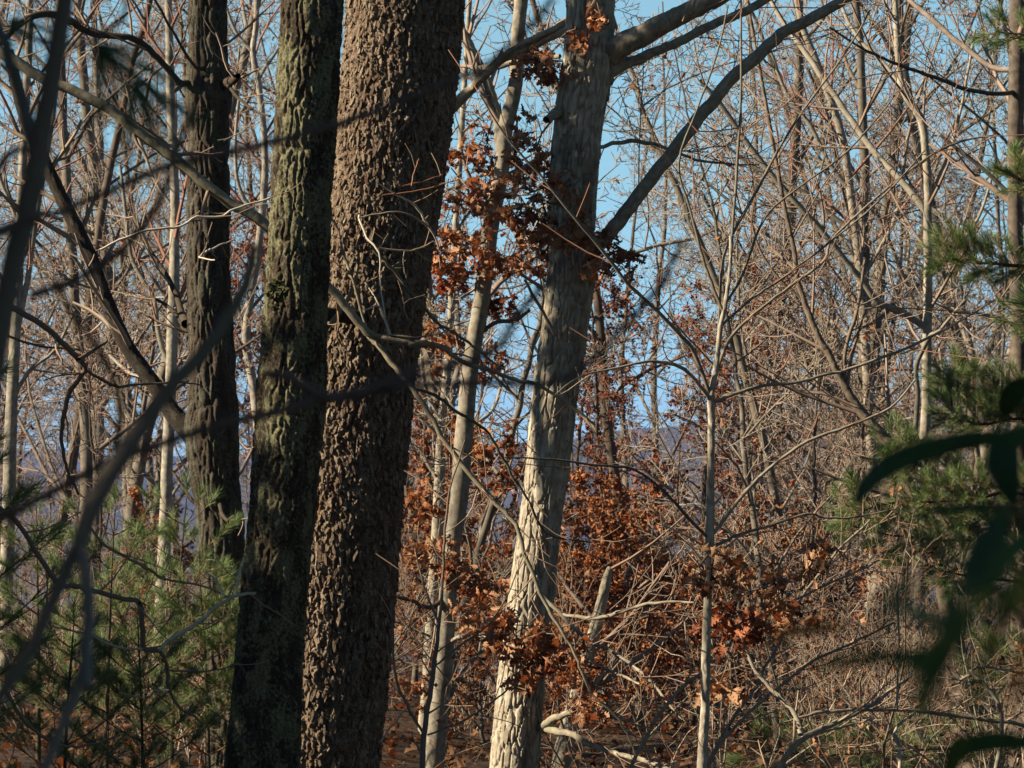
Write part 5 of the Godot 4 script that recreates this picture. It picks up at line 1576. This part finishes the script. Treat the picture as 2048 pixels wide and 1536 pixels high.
func near_plants() -> void:
	var rng := RandomNumberGenerator.new()
	rng.seed = 88
	var dark := Color(0.16, 0.13, 0.11)
	# sapling at the upper left
	var d := 2.5
	var t := thing("dark_sapling", on_ground(-0.55, d), "blurred dark sapling close to the lens, its stem bending down the upper left edge", "sapling")
	for a in [
		[[138, -60, 34, 124, 30, 36, 112, 110, 38, 98, 190, 40, 82, 270, 44, 72, 340, 46, 58, 410, 46, 40, 480, 44, 22, 550, 44, 6, 630, 46, -20, 760, 48, -60, 1000, 52, -120, 1500, 56, -160, 2400, 60], 2.5, 2.5],
		[[74, 330, 26, 62, 270, 26, 44, 200, 24, 22, 130, 24, 4, 70, 22, -20, 0, 20], 2.5, 2.7],
		[[-30, 380, 18, 0, 330, 16, 30, 300, 14, 60, 300, 10], 2.6, 2.6],
		[[-30, 640, 16, 10, 560, 14, 20, 480, 13, 40, 440, 10], 2.7, 2.6],
		[[-20, 470, 18, 10, 455, 16, 40, 440, 14], 2.6, 2.6],
	]:
		var p := trace(a[0], a[1], a[2], 0.002, rng)
		var g := Geo.new()
		tube(g, p[0], p[1], 10, dark)
		part(t, "stem", g, M.twig)
	# the dark branch in the lower left with two hanging forks
	t = thing("broken_branch", on_ground(-0.42, 2.3), "blurred dark branch rising from lower left to a pointed tip, close to lens", "branch")
	for a in [
		[[512, 488, 20, 503, 530, 28, 487, 580, 32, 460, 630, 34, 425, 680, 36, 395, 718, 38, 352, 762, 40, 320, 800, 42, 285, 850, 46, 255, 895, 48, 222, 945, 50, 192, 1000, 50, 172, 1050, 46, 158, 1090, 42], 2.3, 2.3],
		[[160, 1084, 34, 138, 1130, 34, 115, 1180, 34, 92, 1230, 32, 65, 1290, 32, 30, 1345, 32, -5, 1400, 32, -60, 1480, 32, -150, 1600, 34, -250, 2100, 36, -260, 2900, 40], 2.3, 2.3],
		[[158, 1090, 32, 168, 1130, 34, 176, 1180, 33, 178, 1230, 32, 174, 1290, 32, 172, 1340, 34, 174, 1378, 22], 2.3, 2.2],
		[[174, 1320, 28, 150, 1390, 30, 128, 1440, 28, 108, 1490, 28, 84, 1550, 28], 2.25, 2.2],
		[[150, 1095, 20, 90, 1240, 22, 50, 1330, 22, 10, 1380, 20], 2.4, 2.4],
	]:
		var p := trace(a[0], a[1], a[2], 0.0012, rng)
		for k in p[1].size(): p[1][k] *= 0.8
		var g := Geo.new()
		tube(g, p[0], p[1], 10, Color(0.18, 0.15, 0.13))
		part(t, "branch", g, M.twig)
	# hairy thin twigs that slant across the whole picture
	t = thing("thin_shrub", on_ground(-0.6, 2.4), "thin blurred bristly twigs close to the lens slanting across the trunks from left to right", "shrub")
	var hair := Color(0.15, 0.10, 0.085)
	for a in [
		[[-200, 560, 12, 60, 440, 11, 130, 420, 10, 240, 372, 10, 340, 330, 11, 420, 312, 10, 480, 300, 10, 560, 280, 11, 640, 258, 11, 740, 226, 11, 800, 202, 10, 880, 170, 9, 960, 138, 8, 1020, 90, 7, 1075, 35, 6, 1100, 0, 5], 1.9, 2.1],
		[[-200, 1110, 14, -20, 1045, 13, 100, 985, 12, 200, 932, 12, 290, 898, 12, 400, 862, 12, 470, 842, 12, 530, 830, 13, 600, 812, 14, 670, 792, 14, 740, 778, 13, 800, 750, 11, 860, 720, 10], 1.9, 2.0],
		[[660, 800, 10, 740, 790, 10, 800, 765, 10, 880, 740, 9, 960, 715, 9, 1000, 690, 8, 1030, 640, 8, 1060, 600, 8, 1100, 560, 7, 1130, 520, 6], 2.0, 2.1],
		[[740, 775, 10, 860, 770, 10, 1000, 765, 9, 1080, 768, 9, 1140, 752, 9, 1190, 715, 8, 1230, 672, 8, 1280, 620, 7, 1320, 570, 7, 1345, 520, 6, 1362, 485, 4], 2.0, 2.2],
		[[530, 745, 14, 590, 760, 14, 640, 790, 14, 690, 800, 12], 1.9, 1.9],
		[[60, 590, 11, 150, 560, 11, 230, 510, 10, 290, 450, 9, 330, 380, 8, 350, 310, 7, 390, 210, 6, 400, 80, 5, 402, -40, 4], 2.2, 2.3],
		[[230, 900, 8, 240, 800, 8, 200, 700, 7, 150, 640, 6, 110, 560, 5], 2.4, 2.3],
	]:
		var p := trace(a[0], a[1] + 0.5, a[2] + 0.5, 0.0015, rng)
		for k in p[1].size(): p[1][k] *= 1.35
		var g := Geo.new()
		tube(g, p[0], p[1], 7, hair)
		spurs(g, p, 0.0016, 0.010, hair, rng)
		part(t, "twig", g, M.twig)
	# a hanging pine twig, needles fanned
	t = thing("pine_twig", at(250, -60, 2.6), "blurred pine twig with a fan of long needles at upper left", "twig")
	var g2 := Geo.new()
	var tp := trace([20, 60, 10, 110, 85, 10, 170, 90, 10, 215, 60, 9, 250, 30, 8, 240, -60, 8], 2.6)
	tube(g2, tp[0], tp[1], 6, dark)
	part(t, "stalk", g2, M.twig)
	for b in [[195, 90, 0.9, 34, 240.0], [20, 40, 0.5, 20, 160.0], [270, 160, 1.25, 30, 220.0]]:
		var ng := Geo.new()
		for k in b[3]:
			var ang: float = b[2] + rng.randfn() * 0.55
			var l: float = b[4] * rng.randf_range(0.6, 1.1)
			var p := trace([b[0], b[1], 4, b[0] + cos(ang) * l * 0.5, b[1] + sin(ang) * l * 0.45, 4, b[0] + cos(ang) * l, b[1] + sin(ang) * l, 2], 2.6, 2.6 + rng.randfn() * 0.05)
			tube(ng, p[0], p[1], 4, Color(0.08, 0.13, 0.05))
		part(t, "needles", ng, M.needle, true, "stuff")

	rhododendron(rng)


# one leathery leaf along a traced midrib; roll turns it edge-on
func broad_leaf(g: Geo, p: PackedVector3Array, half: float, roll: float, col: Color) -> void:
	var m := p.size()
	var look := (p[m / 2] - EYE).normalized()
	var base := g.v.size()
	for k in m:
		var t := float(k) / (m - 1)
		var w := half * pow(sin(PI * clampf(0.03 + t * 0.97, 0, 1)), 0.62)
		if k == m - 1: w = 0.0
		var along := (p[mini(k + 1, m - 1)] - p[maxi(k - 1, 0)]).normalized()
		var side := along.cross(look).normalized().rotated(along, roll)
		var up := side.cross(along).normalized()
		for layer in 2:
			var lift := up * (0.0006 * (1.0 - 2.0 * layer))
			g.v.append_array(PackedVector3Array([p[k] - side * w + up * w * 0.35 + lift, p[k] + lift, p[k] + side * w + up * w * 0.35 + lift]))
			var s := 1.0 - 2.0 * layer
			g.n.append_array(PackedVector3Array([(up + side * 0.3).normalized() * s, up * s, (up - side * 0.3).normalized() * s]))
			for q in 3: g.c.append(col)
	for k in m - 1:
		for layer in 2:
			for q in 2:
				var a := base + k * 6 + layer * 3 + q
				if layer == 0:
					g.i.append_array(PackedInt32Array([a, a + 6, a + 1, a + 1, a + 6, a + 7]))
				else:
					g.i.append_array(PackedInt32Array([a, a + 1, a + 6, a + 1, a + 7, a + 6]))


func rhododendron(rng: RandomNumberGenerator) -> void:
	var t := thing("evergreen_shrub", on_ground(0.62, 2.4), "blurred evergreen shrub close to the lens at right, long drooping leathery leaves", "shrub")
	var green := Color(0.045, 0.075, 0.024)
	var g := Geo.new()
	for a in [[[2200, 2600, 40, 2140, 1700, 34, 2100, 1300, 28, 2070, 1000, 22, 2050, 880, 16], 2.4], [[2110, 1350, 18, 2040, 1230, 14, 1985, 1170, 10], 2.0], [[2080, 1100, 14, 2040, 1030, 10, 1990, 1010, 8], 2.3]]:
		var p := trace(a[0], a[1])
		tube(g, p[0], p[1], 8, Color(0.10, 0.075, 0.05))
	part(t, "stem", g, M.twig)
	# [midrib, half width in pixels, depth at its two ends, roll, colour]
	var olive := Color(0.09, 0.13, 0.04)
	var amber := Color(0.36, 0.13, 0.02)
	for a in [
		[[2060, 872, 0, 1990, 872, 0, 1930, 878, 0, 1870, 892, 0, 1800, 915, 0, 1755, 945, 0, 1725, 980, 0, 1712, 1012, 0], 29.0, 2.5, 2.1, 0.55, green],
		[[2070, 762, 0, 2035, 775, 0, 2015, 800, 0, 2010, 840, 0], 34.0, 2.4, 2.4, 0.4, green],
		[[2060, 860, 0, 2020, 880, 0, 2005, 915, 0, 2010, 950, 0, 2030, 1010, 0], 40.0, 2.4, 2.2, 0.2, green],
		[[2060, 1015, 0, 1990, 1012, 0, 1920, 1014, 0, 1840, 1024, 0], 15.0, 2.4, 2.2, 0.9, green],
		[[2010, 1015, 0, 1990, 1060, 0, 1970, 1100, 0, 1950, 1150, 0, 1940, 1190, 0], 36.0, 2.1, 1.8, 0.3, green],
		[[2070, 1060, 0, 2030, 1090, 0, 1990, 1130, 0, 1960, 1190, 0], 26.0, 1.7, 1.6, 0.4, olive],
		[[1990, 1180, 0, 1930, 1230, 0, 1890, 1270, 0, 1840, 1330, 0, 1800, 1350, 0], 34.0, 0.85, 0.82, 0.5, olive],
		[[1960, 1200, 0, 1905, 1290, 0, 1860, 1370, 0, 1845, 1430, 0], 26.0, 0.85, 0.82, 0.6, Color(0.10, 0.14, 0.055)],
		[[1930, 1250, 0, 1860, 1300, 0, 1780, 1310, 0, 1700, 1318, 0, 1620, 1335, 0], 20.0, 1.2, 1.15, 0.5, green],
		[[1870, 1330, 0, 1850, 1370, 0, 1842, 1410, 0, 1845, 1440, 0], 26.0, 0.95, 0.9, 0.4, olive],
		[[2090, 1240, 0, 2050, 1300, 0, 2030, 1370, 0, 2010, 1440, 0], 16.0, 1.1, 1.05, 0.8, amber],
		[[2060, 1200, 0, 2010, 1230, 0, 1980, 1290, 0, 1975, 1340, 0], 22.0, 1.0, 1.0, 0.8, Color(0.14, 0.11, 0.03)],
		[[2080, 1130, 0, 2030, 1170, 0, 2000, 1230, 0, 1990, 1280, 0], 30.0, 0.85, 0.85, 0.5, olive],
		[[1700, 1250, 0, 1640, 1255, 0, 1580, 1262, 0, 1530, 1280, 0], 16.0, 1.5, 1.4, 0.5, Color(0.32, 0.11, 0.03)],
		[[1940, 1260, 0, 1880, 1240, 0, 1820, 1215, 0, 1780, 1180, 0], 26.0, 1.0, 0.95, 0.7, Color(0.16, 0.2, 0.11)],
		[[1850, 1150, 0, 1800, 1180, 0, 1770, 1230, 0, 1760, 1290, 0], 20.0, 0.80, 0.78, 0.5, Color(0.12, 0.15, 0.075)],
		[[1960, 1150, 0, 1920, 1180, 0, 1890, 1230, 0, 1885, 1270, 0], 22.0, 0.80, 0.78, 0.6, Color(0.10, 0.14, 0.055)],
		[[1990, 1290, 0, 1960, 1330, 0, 1950, 1390, 0, 1960, 1430, 0], 22.0, 0.82, 0.80, 0.5, olive],
		[[2080, 1490, 0, 2010, 1480, 0, 1940, 1490, 0, 1900, 1530, 0], 26.0, 2.0, 1.9, 0.3, green],
		[[1930, 1470, 0, 1905, 1510, 0, 1895, 1560, 0], 26.0, 1.9, 1.9, 0.4, olive],
	]:
		var p := trace(a[0], a[2], a[3], 0.0, null, 3)
		var lg := Geo.new()
		broad_leaf(lg, p[0], a[1] * 0.85 / FOCAL * 0.5 * (a[2] + a[3]), a[4], a[5])
		part(t, "leaf", lg, M.evergreen, true, "", "amber withered leaf" if a[5] == amber else "")


func _ready() -> void:
	make_view()
	make_materials()
	base_tones()
	make_ground()
	big_trees()
	traced_trees()
	thicket()
	brush()
	pines()
	middle_branches()
	near_plants()
